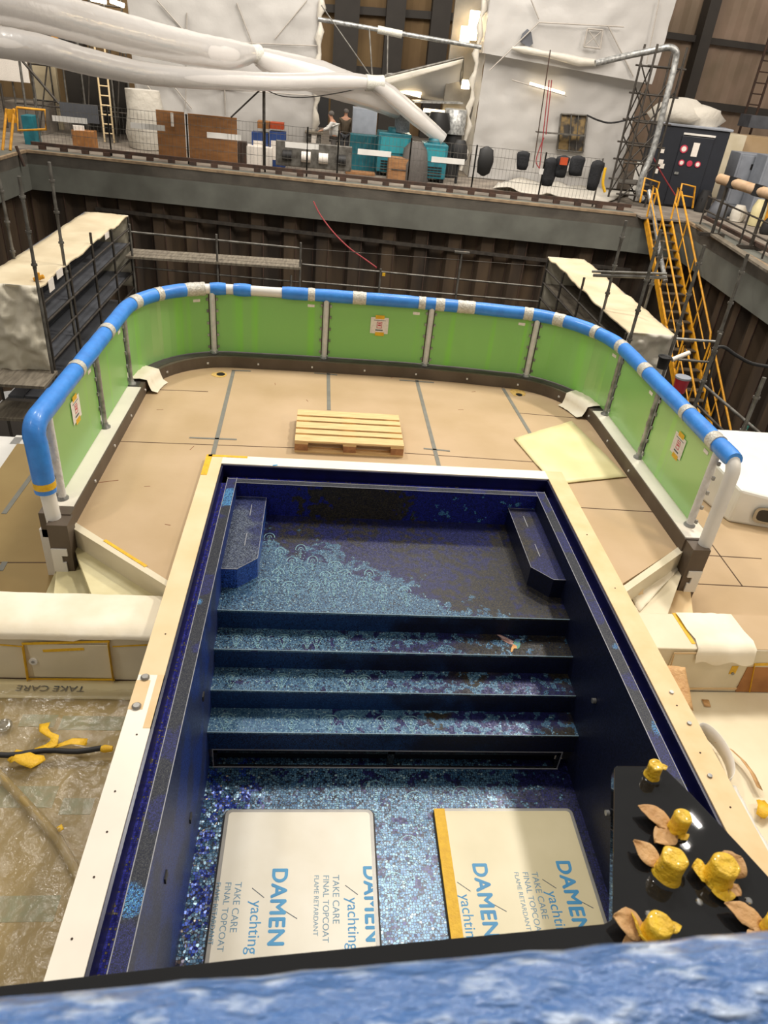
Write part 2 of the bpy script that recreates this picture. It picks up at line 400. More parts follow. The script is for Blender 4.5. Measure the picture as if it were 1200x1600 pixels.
        me.validate(); me.update()
        o = bpy.data.objects.new(name, me); COL.objects.link(o)
        if parent is None: o.location = origin
        else:
            o.parent = parent
            if 'pw' in parent: o['pw'] = parent['pw']
        if bevel:
            b = o.modifiers.new('bevel', 'BEVEL'); b.width = bevel; b.segments = 2; b.limit_method = 'ANGLE'
        return o
WP = {}   # world position of a part's origin, for parts that carry sub-parts
def part(name, mb, m, parent, bevel=0):
    """child mesh in world coordinates under parent (an object whose world origin is WP)"""
    org = WP[parent.name]
    o = mb.obj(name, m, parent, origin=org, bevel=bevel); WP[o.name] = org; return o
def thing(name, label, cat, loc=(0, 0, 0), group=None):
    o = bpy.data.objects.new(name, None); COL.objects.link(o); o.location = V(loc); o.empty_display_size = .2
    o['label'] = label; o['category'] = cat
    if group: o['group'] = group
    WP[o.name] = V(loc); return o
def solo(name, mb, m, label, cat, group=None, bevel=0):
    o = mb.obj(name, m, bevel=bevel); o['label'] = label; o['category'] = cat
    if group: o['group'] = group
    WP[o.name] = o.location.copy(); return o
def stuff(o): o['kind'] = 'stuff'; return o
def struct(name, mb, m, bevel=0):
    o = mb.obj(name, m, origin=(0, 0, 0), bevel=bevel); o['kind'] = 'structure'; WP[o.name] = V((0, 0, 0)); return o
def text_mb(s, size, loc, rz, offset=0, rx=0, extrude=.0006, align='LEFT', mtx=None, xs=1):
    c = bpy.data.curves.new('txt', 'FONT'); c.body = s; c.size = size; c.extrude = extrude; c.align_x = align; c.space_character = 1.08 if offset else 1.0
    o = bpy.data.objects.new('txt', c); COL.objects.link(o)
    dg = bpy.context.evaluated_depsgraph_get(); me = bpy.data.meshes.new_from_object(o.evaluated_get(dg))
    T = mtx or (Matrix.Translation(V(loc)) @ Matrix.Rotation(rz, 4, 'Z') @ Matrix.Rotation(rx, 4, 'X'))
    mb = MB()
    for k, (ox, oy) in enumerate(((0, 0), (offset, 0), (-offset, 0), (0, offset), (0, -offset))[:5 if offset else 1]):
        mb.add([T @ V((v.co.x*xs+ox, v.co.y+oy, v.co.z+k*.00015)) for v in me.vertices], [list(p.vertices) for p in me.polygons])
    bpy.data.objects.remove(o); bpy.data.curves.remove(c); bpy.data.meshes.remove(me)
    return mb
def join(*mbs):
    r = MB()
    for m in mbs:
        n = len(r.v); r.v += m.v; r.f += [[i+n for i in f] for f in m.f]; r.sm += m.sm; r.mi += m.mi
    return r
def rrect(x0, y0, x1, y1, r, n=5):
    out = []
    for cx, cy, a0 in ((x1-r, y1-r, 0), (x0+r, y1-r, 90), (x0+r, y0+r, 180), (x1-r, y0+r, 270)):
        for k in range(n+1):
            a = math.radians(a0+90*k/n); out.append((cx+r*math.cos(a), cy+r*math.sin(a)))
    return out

# ================================================================= THE SHIP: decks and rim
PX0, PX1, PY1, PYN = -.95, 2.50, 6.44, .9       # pool opening at the rim
RIMT = .06
SD, LF = -.52, -.60                              # side deck and lounge floor levels

# railing path (post line) : left end -> left side -> bow -> right side -> right end
def railpath():
    pts = [V((-2.24, 5.26))]
    pts.append(V((-2.24, 8.20)))
    R_ = 1.12
    for k in range(1, 13):
        a = math.radians(180-90*k/12); pts.append(V((-1.12+R_*math.cos(a), 8.20+(9.34-8.20)*math.sin(a))))
    pts += [V((0, 9.36)), V((1.2, 9.35)), V((2.0, 9.29)), V((2.50, 9.22))]
    for k in range(1, 13):
        a = math.radians(90-90*k/12); pts.append(V((2.50+1.15*math.cos(a), 7.95+(9.22-7.95)*math.sin(a))))
    pts.append(V((3.66, 5.26)))
    out = []                                     # resample
    for a, b in zip(pts, pts[1:]):
        n = max(1, int((b-a).length/.1))
        out += [a.lerp(b, i/n) for i in range(n)]
    out.append(pts[-1]); return out
RP = railpath()
RS = [0]
for a, b in zip(RP, RP[1:]): RS.append(RS[-1]+(b-a).length)
def rp(s):
    s = max(0, min(RS[-1], s))
    for i in range(len(RP)-1):
        if RS[i+1] >= s: t = (s-RS[i])/(RS[i+1]-RS[i]); return RP[i].lerp(RP[i+1], t)
    return RP[-1].copy()
def rn(s):                                       # inward normal
    d = (rp(s+.03)-rp(s-.03)).normalized(); return V((d.y, -d.x))
def rs_of(x, y): return min(((V((x, y))-rp(s*.02)).length, s*.02) for s in range(int(RS[-1]/.02)))[1]
def strip(s0, s1, off0, off1, z0, z1, step=.08):
    n = max(2, int((s1-s0)/step)); mb = MB(); A = []
    for i in range(n+1):
        s = s0+(s1-s0)*i/n; p = rp(s); q = rn(s); a = p+q*off0; b = p+q*off1
        A += [(a.x, a.y, z0), (b.x, b.y, z0), (b.x, b.y, z1), (a.x, a.y, z1)]
    fs = []
    for i in range(n):
        for k in range(4): fs.append((i*4+k, i*4+4+k, i*4+4+(k+1) % 4, i*4+(k+1) % 4))
    fs += [(0, 1, 2, 3), (n*4+3, n*4+2, n*4+1, n*4)]
    mb.add(A, fs); return mb
SL = RS[-1]
# main deck outline: follows inside of the railing, cut round the pool
inner = [rp(s) for s in [SL*i/90 for i in range(91)]]
dl = [(p.x, p.y) for p in inner]
cutL, cutR = (-1.15, 4.58), (2.70, 4.70)
left = [(-2.24, 5.26), cutL, (-1.15, 6.64)]
# deck in three convex-ish pieces: back part, left side, right side
back = [p for p in dl if p[1] >= 6.63]
back = [(-2.24, 6.63)]+back+[(3.655, 6.63)]
mb = MB(); mb.prism(back, -.10, 0)
mb.prism([(-2.24, 6.63), (-1.13, 6.63), (-1.13, 4.58), (-2.14, 5.40), (-2.24, 5.40)], -.10, 0)
mb.prism([(2.68, 6.63), (3.655, 6.63), (3.655, 5.40), (3.56, 5.38), (2.68, 4.70)], -.10, 0)
struct('floor_main_deck', mb, 'hardboard')
mb = MB(); mb.prism(back, SD-.1, -.10)           # hull body under the bow deck
struct('wall_deck_body', mb, 'gelcoat_white')
# side decks (hardboard) running outside the railing
mb = MB()
mb.prism([(-3.35, 4.4), (-1.35, 4.4), (-1.35, 4.55), (-2.0, 5.3), (-2.2, 7.70), (-3.5, 7.70)], SD-.08, SD-.0)
struct('floor_side_deck_left', mb, 'hardboard_side')
mb = MB(); mb.prism([(2.9, 4.5), (5.6, 4.2), (5.6, 7.9), (3.55, 8.2), (3.55, 5.3)], SD-.08, SD)
struct('floor_side_deck_right', mb, 'hardboard')
# hull beyond the side decks
mb = MB()
mb.prism([(-3.8, -1), (-3.35, -1), (-3.35, 2.6), (-3.5, 7.9), (-3.9, 7.9)], -3.2, SD-.02)
mb.prism([(5.5, -1), (5.9, -1), (5.75, 8.3), (5.4, 8.3)], -3.2, SD-.02)
mb.b2((-3.6, 7.72, -3.2), (-2.1, 7.95, SD-.02)); mb.b2((3.6, 8.1, -3.2), (5.6, 8.3, SD-.02))
struct('wall_hull_side', mb, 'white')
mb = MB(); mb.add(strip(0, SL, .0, -.12, -3.2, -.02).v, strip(0, SL, .0, -.12, -3.2, -.02).f); struct('wall_hull_bow', mb, 'white')

# tape lines and joints in the deck boards
def deckline(name, pts, w, z, m, zt=.004):
    mb = MB()
    for (a, b) in pts:
        a = Gz(*a, z); b = Gz(*b, z); d = (b-a).normalized(); n = V((-d.y, d.x, 0))*w/2
        mb.prism([(a+n)[:2], (b+n)[:2], (b-n)[:2], (a-n)[:2]], z-.001, z+zt)
    o = struct(name, mb, m); return o
deckline('trim_1', [((365, 579), (333, 710)), ((513, 583), (514, 641)), ((651, 594), (687, 733)), ((786, 607), (830, 680))], .045, 0, 'greytape')
deckline('trim_2', [((296, 684), (370, 687)), ((491, 583), (527, 586)), ((624, 594), (678, 598)), ((662, 701), (703, 705)), ((780, 597), (830, 603)), ((362, 579), (392, 580))], .03, 0, 'greytape')
deckline('trim_3', [((142, 688), (462, 700)), ((632, 708), (835, 722)), ((806, 645), (920, 655)), ((225, 608), (325, 612)), ((903, 793), (1020, 800)), ((880, 752), (975, 742))], .012, 0, 'darkline', .002)
deckline('trim_4', [((57, 733), (6, 803)), ((8, 878), (0, 892))], .05, SD, 'greytape')
deckline('trim_5', [((0, 879), (90, 879)), ((1090, 867), (1190, 873)), ((1080, 912), (1200, 918)), ((1108, 845), (1160, 916))], .014, SD, 'darkline', .002)
mb = MB()
for (px, py, r) in ((345, 585, .055), (811, 617, .045)):
    p = Gz(px, py, 0); mb.lathe((p.x, p.y, .0), [(r, 0), (r, .006)], 14)
o = struct('trim_6', mb, 'black')
mb = MB()
for (px, py, r) in ((343, 585, .10), (808, 614, .12)):
    p = Gz(px, py, 0); mb.lathe((p.x, p.y, .0), [(r, 0), (r, .003)], 9, wob=.5, sd=px)
struct('trim_7', mb, mat('old_glue', '#b5923c', .7, col2='#c9a86a', scale=30))
# small scuffs and scratches on the boards
mb = MB()
for (px, py) in ((612, 590), (480, 626), (552, 665), (250, 640), (720, 640), (230, 760), (300, 700), (740, 612), (905, 700), (430, 600), (262, 820)):
    p = Gz(px, py, 0); a = random.random()*3; mb.box((p.x, p.y, .001), (.05+random.random()*.05, .006, .002), a)
p = Gz(163, 753, 0); mb.box((p.x, p.y, .001), (.26, .008, .003), .35)
struct('trim_8', mb, mat('scuff', '#8a5a3c', .8))

# kerb under the railing
mb = strip(0, SL, -.10, .17, -.10, .15); struct('trim_9', mb, 'kerb')
s1 = rs_of(-2.24, 8.0); s2 = rs_of(3.65, 8.1)
mb = strip(.12, s1, -.09, .158, .15, .156); struct('trim_10', mb, 'whiterim')
mb = strip(s2, SL-.02, -.09, .158, .15, .156); struct('trim_11', mb, 'whiterim')
mb = strip(s1, s2, -.09, .12, .15, .154); struct('trim_12', mb, 'kerbtop')
mb = MB()
for i in range(16):
    s = .7+i*.72; p = rp(s)+rn(s)*.171; q = rn(s); mb.box((p.x, p.y, .07), (.022, .022, .022))
struct('trim_13', mb, 'white')

# kerb ends with the notched white side pieces at the stairs
def kerb_end(x, s, name):
    mb = MB(); mb.b2((x-.085, 5.10, SD), (x+.085, 5.27, .14))
    struct(name, mb, 'kerb')
    mb = MB(); xo, xi = x-.08*s, x+.0*s; mb.b2((xo, 5.085, -.34), (xi, 5.10, -.10)); mb.b2((xi, 5.085, -.17), (xi+.05*s, 5.10, -.10)); mb.b2((xi, 5.085, -.34), (xi+.03*s, 5.10, -.24))
    struct(name.replace('trim', 'trim_face'), mb, 'white')
kerb_end(-2.14, 1, 'trim_14'); kerb_end(3.59, -1, 'trim_15')

# ================================================================= railing
RAIL = thing('bow_railing', 'curved bow guard rail with green filmed glass panels and blue foam padded top', 'railing', (.7, 9.3, .15))
posts = [(-2.20, 5.50), (-2.24, 6.92), (-2.24, 8.09), (-1.42, 9.31), (.06, 9.36), (1.47, 9.33), (2.86, 9.15), (3.65, 8.0), (3.66, 6.86), (3.66, 5.50)]
ps = [rs_of(*p) for p in posts]
for i, s in enumerate(ps):
    p = rp(s)+rn(s)*.03; mb = MB()
    side = i in (1, 2, 7, 8)
    mb.tube([(p.x, p.y, .16), (p.x, p.y, .97)], .026 if side else .036, 12)
    o = part('post', mb, 'steel' if side else 'whiteplastic', RAIL)
    if not side: o['label'] = 'post wrapped in white plastic'
    f = MB(); f.lathe((p.x, p.y, .155), [(.055, 0), (.055, .015), (.035, .03), (.034, .05)], 12)
    part('post_foot', f, 'steel', o)
    for dz in (.24, .40, .56, .72, .87):
        for sg in (-1, 1):
            q = rp(s+sg*.062)+rn(s)*.015; cl = MB(); cl.box((q.x, q.y, dz), (.022, .024, .035)); part('glass_clamp', cl, 'steel', o)
for a, b in zip(ps, ps[1:]):
    mb = strip(a+.05, b-.05, .010, -.010, .17, .93, .06); g = part('glass_panel', mb, 'greenglass', RAIL)
    # small white sticker in the top right corner
    s = b-.20; mb = strip(s-.045, s+.045, .0135, .0115, .84, .875, .05); k = part('sticker', mb, 'paper', g)
mb = MB()
ex = [(-2.24, 5.26, .12), (-2.24, 5.26, .86)]
def railpts(s0, s1, z=1.0, step=.07):
    n = max(2, int((s1-s0)/step)); return [(rp(s0+(s1-s0)*i/n).x, rp(s0+(s1-s0)*i/n).y, z) for i in range(n+1)]
def corner(p, d, r=.13, n=6, z=1.0):           # quarter bend from vertical into the horizontal run
    out = []
    for k in range(n+1):
        a = math.pi/2*k/n; out.append((p[0]+d[0]*r*(1-math.cos(a)), p[1]+d[1]*r*(1-math.cos(a)), z-r+r*math.sin(a)))
    return out
pipe = [(-2.2, 5.22, .10)]+[(-2.24, 5.24, .86)]+corner((-2.24, 5.24), (0, 1))[1:]+railpts(.2, SL-.1)+corner((3.66, 5.22), (0, 1))[::-1]+[(3.66, 5.20, .10)]
mb.tube(pipe, .062, 14); part('handrail', mb, 'white', RAIL)
# foam sleeves
fo = MB(); fo.tube([(-2.225, 5.225, .40), (-2.23, 5.235, .84)]+corner((-2.24, 5.24), (0, 1), .14)[1:]+railpts(.25, .55), [.086]*9+[.092]*0+[.086]*(len([0])*0) if False else .088, 14)
o = part('foam_sleeve', fo, 'foam', RAIL)
yb = MB(); yb.tube([(-2.225, 5.226, .44), (-2.226, 5.228, .50)], .0905, 14); o2 = part('tape_band', yb, 'yellowtape', o); o2['label'] = 'yellow tape band'
def spx(px, py): q = Gz(px, py, 1.0); return rs_of(q.x, q.y)
segs = [(.5, spx(112, 577)), (spx(112, 577), spx(155, 518)), (spx(155, 518), spx(197, 470)), (spx(197, 470), spx(240, 457)), (spx(240, 457), spx(298, 450)),
        (spx(327, 450), spx(354, 451)), (spx(366, 451), spx(393, 452)), (spx(440, 457), spx(486, 461)), (spx(486, 461), spx(560, 466)), (spx(560, 466), spx(660, 473)), (spx(660, 473), spx(737, 481)),
        (spx(737, 481), spx(825, 490)), (spx(825, 490), spx(875, 499)), (spx(875, 499), spx(940, 520)), (spx(940, 520), spx(1010, 580)), (spx(1010, 580), spx(1072, 645)), (spx(1072, 645), SL-.32), (SL-.32, SL+.0)]
for a, b in segs:
    n = max(3, int((b-a)/.07)); pts = railpts(a, b); rr = [.082-.008*abs(2*i/(len(pts)-1)-1)**4+.004*noise.noise(V((a+i*.4, 0, 0))) for i in range(len(pts))]
    fo = MB(); fo.tube(pts, rr, 14); part('foam_sleeve', fo, 'foam', RAIL)
bands = [spx(*p) for p in ((112, 577), (155, 518), (197, 470), (240, 457), (295, 451), (310, 450), (486, 461), (558, 466), (564, 466), (660, 473), (687, 476), (722, 479), (737, 481), (825, 490), (875, 499), (940, 518), (972, 543), (1012, 580), (1072, 645))]+[SL-.36]
for i, s in enumerate(bands):
    w_ = .045+.03*((i*7) % 3)/2; mb = MB(); mb.tube(railpts(s-w_, s+w_, 1.0, .03), [.084+.003*math.sin(k*2.1+i) for k in range(len(railpts(s-w_, s+w_, 1.0, .03)))], 14)
    part('tape_band', mb, 'tapeband', RAIL)
# warning papers taped on the glass
def notice(s, label, zc=.60, w_=.24, h=.22):
    p = rp(s)+rn(s)*.018; n = rn(s)
    R = Matrix((V((n.y, -n.x, 0))*-1, V((0, 0, 1)), V((n.x, n.y, 0)))).transposed()   # local x along glass, y up, z outwards to the viewer
    t = thing('paper_notice', label, 'notice', (p.x, p.y, zc-h/2), 'paper notices taped to the green glass')
    def pl(mb, x0, y0, x1, y1, dz, th=.001):
        c = V((p.x, p.y, zc))+R@V(((x0+x1)/2, (y0+y1)/2, dz)); mb.box(c, (abs(x1-x0), abs(y1-y0), th), mtx=R); return mb
    part('sheet', pl(MB(), -w_/2, -h/2, w_/2, h/2, 0), 'paper', t)
    tp = MB(); pl(tp, -.06, h/2-.02, .06, h/2+.03, .0015); pl(tp, -.05, -h/2-.03, .07, -h/2+.02, .0015); part('tape', tp, 'yellowtape', t)
    pr = MB(); pl(pr, -.035, -.035, .035, -.028, .0015); pl(pr, -.035, .045, .035, .052, .0015); pl(pr, -.035, -.035, -.028, .052, .0015); pl(pr, .028, -.035, .035, .052, .0015)
    pl(pr, -.02, -.005, .02, .012, .0015); pl(pr, -.018, .022, .018, .034, .0015); part('printed_sign', pr, 'redprint', t)
    part('printed_line', pl(MB(), -.05, -.07, .05, -.055, .0015), 'darkprint', t); part('printed_line', pl(MB(), -.08, .068, .08, .074, .0015), 'darkprint', t)
qL = Pxx(119, 640, -2.22); qR = Pxx(1060, 697, 3.64); qM = Py(593, 509, 9.33)
notice(rs_of(-2.24, qL.y), 'white paper notice on the left green glass panel', qL.z)
notice(rs_of(qM.x, 9.36), 'white paper notice on the rear middle green glass panel', qM.z)
notice(rs_of(3.66, qR.y), 'white paper notice on the right green glass panel', qR.z)

# crumpled covers lying over the kerb
def cover(name, pts, z, m, label, cat, disp=.03, sd=0, thick=.006, n=14, sc=6):
    P = [Gz(*p, z) for p in pts]; mb = MB(); mb.quadgrid(P[0], P[1], P[2], P[3], n, n, disp, sc, sd, thick)
    return solo(name, mb, m, label, cat)
def kerb_cloth(s0, s1, label):
    mb = MB(); prof = [(-.09, .175), (.0, .18), (.10, .18), (.185, .165), (.20, .09), (.23, .03), (.30, .012)]
    n = 16; vs = []
    for i in range(n+1):
        s = s0+(s1-s0)*i/n; p = rp(s); q = rn(s)
        for (o_, z) in prof:
            k = .02*noise.noise(V((s*9, o_*9, z*7))); vs.append((p.x+q.x*(o_+abs(k)), p.y+q.y*(o_+abs(k)), z+abs(k)*1.5))
    W_ = len(prof); mb.add(vs, [(i*W_+j, (i+1)*W_+j, (i+1)*W_+j+1, i*W_+j+1) for i in range(n) for j in range(W_-1)], True)
    return solo('masking_cloth', mb, 'cloth', label, 'cloth')
kerb_cloth(s1+.18, s1+.62, 'crumpled white masking cloth on the left corner of the dark kerb')
kerb_cloth(s2-.62, s2-.10, 'crumpled white masking cloth on the right corner of the dark kerb')
cover('paper_sheet', [(803, 685), (893, 658), (980, 745), (865, 757)], .012, mat('pale_sheet', '#e3d7a6', .5, col2='#d8ca94', scale=2), 'pale cream paper sheet lying flat on the deck right of the pallet', 'sheet', .006, 3)

# ================================================================= pallet
PAL = thing('wooden_pallet', 'light wooden pallet lying on the brown deck boards', 'pallet', (.37, 7.28, 0))
px0, px1, py0, py1 = -.225, .965, 6.87, 7.66
th = .022; W5 = [.145, .10, .145, .10, .145]; gap = (py1-py0-sum(W5))/4; y = py0
for w_ in W5:
    mb = MB(); mb.b2((px0, y, .122), (px1, y+w_, .144)); part('deck_board', mb, 'pallet', PAL, .003); y += w_+gap
for x in (px0, (px0+px1)/2-.0725, px1-.145):
    mb = MB(); mb.b2((x, py0, .100), (x+.145, py1, .122)); part('cross_board', mb, 'pallet', PAL)
for yy in (py0, (py0+py1)/2-.05, py1-.10):
    mb = MB(); mb.b2((px0, yy, 0.0), (px1, yy+.10, .022)); part('bottom_board', mb, 'pallet', PAL)
    for x in (px0, (px0+px1)/2-.07, px1-.14):
        mb = MB(); mb.b2((x, yy, .022), (x+.14, yy+.10, .100)); part('block', mb, 'palletblock', PAL, .003)

# ================================================================= pool
XI0, XI1, YB = -.775, 2.335, 6.20
ZS, ZL = -.39, -.02
nos = [4.695, 4.43, 4.17, 3.915]; ZF = -1.44
PO = thing('plunge_pool', 'dark blue mosaic plunge pool with wide steps sunk in the deck', 'pool', (.78, 3.6, ZF-.05))
# rim boards
mb = MB(); mb.b2((-1.12, 3.50, -.06), (PX0, PY1+.02, RIMT)); mb.b2((-1.12, PY1+.02, -.06), (PX0, PY1+.17, RIMT)); part('rim_board', mb, 'cream', PO)
mb = MB(); mb.b2((-1.12, PYN, LF), (PX0, 3.50, RIMT)); o = part('rim_board', mb, 'whiterim', PO); o['label'] = 'white painted near part of the left rim'
mb = MB(); mb.b2((-1.122, 3.2, -.03), (-1.03, 3.45, RIMT+.002)); mb.b2((-.995, 3.05, -.03), (PX0, 3.5, RIMT+.002)); part('rim_tape', mb, 'cream_tape', o)
mb = MB(); mb.b2((PX0, PY1, -.06), (PX1, PY1+.17, RIMT)); o = part('rim_board', mb, 'whiterim', PO); o['label'] = 'pale far rim'
mb = MB(); mb.b2((-1.12, PY1-.25, RIMT), (-1.06, PY1+.17, RIMT+.003)); mb.b2((-1.10, PY1+.13, RIMT), (-.7, PY1+.17, RIMT+.003)); part('rim_tape', mb, 'yellowtape', o)
mb = MB(); mb.b2((PX1, PYN, LF), (PX1+.19, PY1+.17, RIMT)); part('rim_board', mb, 'cream_tape', PO)
mb = MB()
for (x, y) in [(-1.03, 2.1), (-1.05, 2.6), (-1.02, 3.0), (-1.05, 1.8), (-1.03, 2.35), (-1.02, 3.9), (2.6, 3.3), (2.59, 2.9), (2.6, 2.5), (2.6, 4.6), (2.6, 5.4)]:
    mb.lathe((x, y, RIMT), [(.006, 0), (.006, .003)], 8)
part('screw', mb, 'rust', PO)
q = Gz(430, 727, RIMT); mb = MB(); mb.box((q.x, q.y, RIMT+.001), (.05, .02, .002), .3); part('tape_dot', mb, 'print', PO)
for (x, y) in ((-1.07, 3.47), (-1.07, 3.22)):
    mb = MB(); mb.lathe((x, y, RIMT), [(.028, 0), (.030, .012), (.02, .02)], 14); part('bolt_cover', mb, 'greyframe', PO)
for (x, y) in ((2.61, 3.42), (2.62, 3.14), (2.57, 2.72)):
    mb = MB(); mb.lathe((x, y, RIMT), [(.016, 0), (.015, .012)], 12); part('bolt_cover', mb, 'steel', PO)
# gutter
GZ = -.085; LW = .095
mb = MB()
mb.b2((PX0, PYN, GZ-.02), (XI0-LW, PY1, GZ)); mb.b2((XI1+LW, PYN, GZ-.02), (PX1, PY1, GZ)); mb.b2((PX0, YB+LW, GZ-.02), (PX1, PY1, GZ)); part('gutter_floor', mb, 'mo_gutter', PO)
mb = MB(); mb.b2((PX0, PYN, GZ-.02), (PX0+.02, PY1, RIMT-.012)); mb.b2((PX1-.02, PYN, GZ-.02), (PX1, PY1, RIMT-.012)); mb.b2((PX0, PY1-.02, GZ-.02), (PX1, PY1, RIMT-.012)); part('gutter_wall', mb, 'navyedge', PO)
# weir ledge and pool walls
for (a, b) in (((XI0-LW, PYN), (XI0, YB+LW)), ((XI1, PYN), (XI1+LW, YB+LW)), ((XI0, YB), (XI1, YB+LW))):
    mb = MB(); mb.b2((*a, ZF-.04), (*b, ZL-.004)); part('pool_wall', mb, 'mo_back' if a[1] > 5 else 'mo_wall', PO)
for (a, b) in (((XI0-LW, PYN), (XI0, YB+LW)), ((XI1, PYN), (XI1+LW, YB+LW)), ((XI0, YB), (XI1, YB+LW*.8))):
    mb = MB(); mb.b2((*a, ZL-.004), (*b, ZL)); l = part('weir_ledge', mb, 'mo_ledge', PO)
    t = MB(); e = .005
    if b[1]-a[1] > 1:
        t.b2((a[0], a[1], ZL), (a[0]+e, b[1], ZL+.003)); t.b2((b[0]-e, a[1], ZL), (b[0], b[1], ZL+.003))
    else: t.b2((a[0], a[1], ZL), (b[0], a[1]+e, ZL+.003)); t.b2((a[0]-LW, b[1]-e, ZL), (b[0]+LW, b[1], ZL+.003))
    part('edge_trim', t, 'lightline', l)
# seat platform, steps, floor
def slab(name, y0, y1, z, zb, mt, mr):
    mb = MB(); mb.b2((XI0, y0, z-.02), (XI1, y1, z)); s = part(name, mb, mt, PO)
    r = MB(); r.b2((XI0, y0, zb), (XI1, y0+.02, z-.02)); part('riser', r, mr, s)
    t = MB(); t.b2((XI0, y0-.002, z-.004), (XI1, y0+.005, z+.0015)); part('nosing', t, 'lightline2', s)
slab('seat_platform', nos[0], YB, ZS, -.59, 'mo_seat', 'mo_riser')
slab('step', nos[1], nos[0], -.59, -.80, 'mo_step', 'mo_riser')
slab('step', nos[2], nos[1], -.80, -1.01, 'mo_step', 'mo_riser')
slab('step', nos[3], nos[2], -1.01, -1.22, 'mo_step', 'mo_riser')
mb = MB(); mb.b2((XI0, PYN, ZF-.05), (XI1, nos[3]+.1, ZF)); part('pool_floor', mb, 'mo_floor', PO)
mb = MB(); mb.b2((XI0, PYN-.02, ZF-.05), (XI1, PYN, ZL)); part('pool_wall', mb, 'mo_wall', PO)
# skimmer slot in the lowest riser
x0, x1 = XI0+.04, XI1-.10; yk = nos[3]
mb = MB(); mb.b2((x0, yk, -1.225), (x1, yk+.012, -1.265)); mb.b2((x0, yk, -1.425), (x1, yk+.012, -1.44)); mb.b2((x0, yk, -1.44), (x0+.03, yk+.012, -1.225)); mb.b2((x1-.03, yk, -1.44), (x1, yk+.012, -1.225))
xm = (x0+x1)/2; mb.b2((xm-.03, yk, -1.44), (xm+.03, yk+.012, -1.225)); sk = part('skimmer_frame', mb, 'gloss_black', PO)
mb = MB(); mb.b2((x0-.01, yk-.004, -1.226), (x1+.01, yk+.004, -1.218)); mb.b2((x0-.01, yk-.004, -1.44), (x0-.002, yk+.004, -1.22)); mb.b2((x1+.002, yk-.004, -1.44), (x1+.01, yk+.004, -1.22)); mb.b2((x0-.01, yk-.012, -1.44), (x1+.01, yk-.002, -1.434)); part('frame_trim', mb, 'lightline', sk)
mb = MB(); mb.b2((x0, yk+.09, -1.44), (x1, yk+.1, -1.22)); part('slot_back', mb, 'black', sk)
# arm rests
def arm(poly, s):
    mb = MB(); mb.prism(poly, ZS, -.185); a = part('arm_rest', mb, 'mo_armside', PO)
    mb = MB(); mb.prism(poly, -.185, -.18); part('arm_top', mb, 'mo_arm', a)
    t = MB(); n = len(poly)
    for i in range(n):
        p, q = poly[i], poly[(i+1) % n]
        if abs(p[0]-q[0]) < .01 and (abs(p[0]-XI0) < .01 or abs(p[0]-XI1) < .01): continue
        t.bar((p[0], p[1], -.18), (q[0], q[1], -.18), .004, .003)
    part('edge_trim', t, 'lightline', a)
    rng = random.Random(3)
    bl = MB(); cx = sum(p[0] for p in poly)/n
    for yy in (5.45, 5.95): bl.box((cx+.02*s, yy, -.178), (.007, .20, .004))
    part('grout_mark', bl, 'lightline', a)
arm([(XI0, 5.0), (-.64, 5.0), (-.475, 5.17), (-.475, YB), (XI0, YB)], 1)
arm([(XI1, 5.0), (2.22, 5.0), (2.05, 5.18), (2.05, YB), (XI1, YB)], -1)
# feather-eye inlay: teardrop loops of pale dotted tiles
def teardrops(cells, z, parent, name):
    for (cx, cy, h, wd) in cells:
        mb = MB()
        for (sc_, n) in ((1, 38), (.42, 12)):
            for k in range(n):
                a = 2*math.pi*k/n; r = wd*.5*sc_*(1-.75*max(0, -math.sin(a)))
                x = cx+r*math.cos(a); y = cy+math.sin(a)*h*.5*sc_*(2.1 if math.sin(a) < 0 else .6)
                mb.box((x, y, z+.0012), (.0075, .010, .0024), a)
        for k in range(8): mb.box((cx, cy-.13+k*.019, z+.0012), (.014, .007, .0024), .0)
        part(name, mb, M['feather'], parent)
M['feather'] = mat('pale_glass_tile', '#8fb2b6', .35, col2='#6c98a8', scale=60, metal=.2)
rng = random.Random(11); cells = []
for j, y in enumerate((5.0, 5.18, 5.36, 5.54, 5.74)):
    for i in range(10):
        x = -.40+.215*i+(.10 if j % 2 else 0)+rng.uniform(-.03, .03)
        if y+.56*x > 5.58 or x < -.42: continue
        cells.append((x, y+.04+rng.uniform(-.03, .03), rng.uniform(.20, .30), rng.uniform(.09, .13)))
teardrops(cells, ZS, PO, 'feather_inlay')
teardrops([(x, 4.59, .12, .09) for x in (-.6, -.42, -.2, 0, .08, .3)], -.59, PO, 'feather_inlay')
teardrops([(x, 4.33, .12, .11) for x in (-.62, -.2, .05, .36, .5)], -.80, PO, 'feather_inlay')
teardrops([(x, 4.07, .12, .13) for x in (-.64, -.1, .22, .40, .68, .9)], -1.01, PO, 'feather_inlay')
teardrops([(x, y, .26, .16) for x, y in ((.62, 3.7), (.95, 3.6), (1.35, 3.65), (.3, 3.62), (.86, 3.2), (.72, 2.9))], ZF, PO, 'feather_inlay')
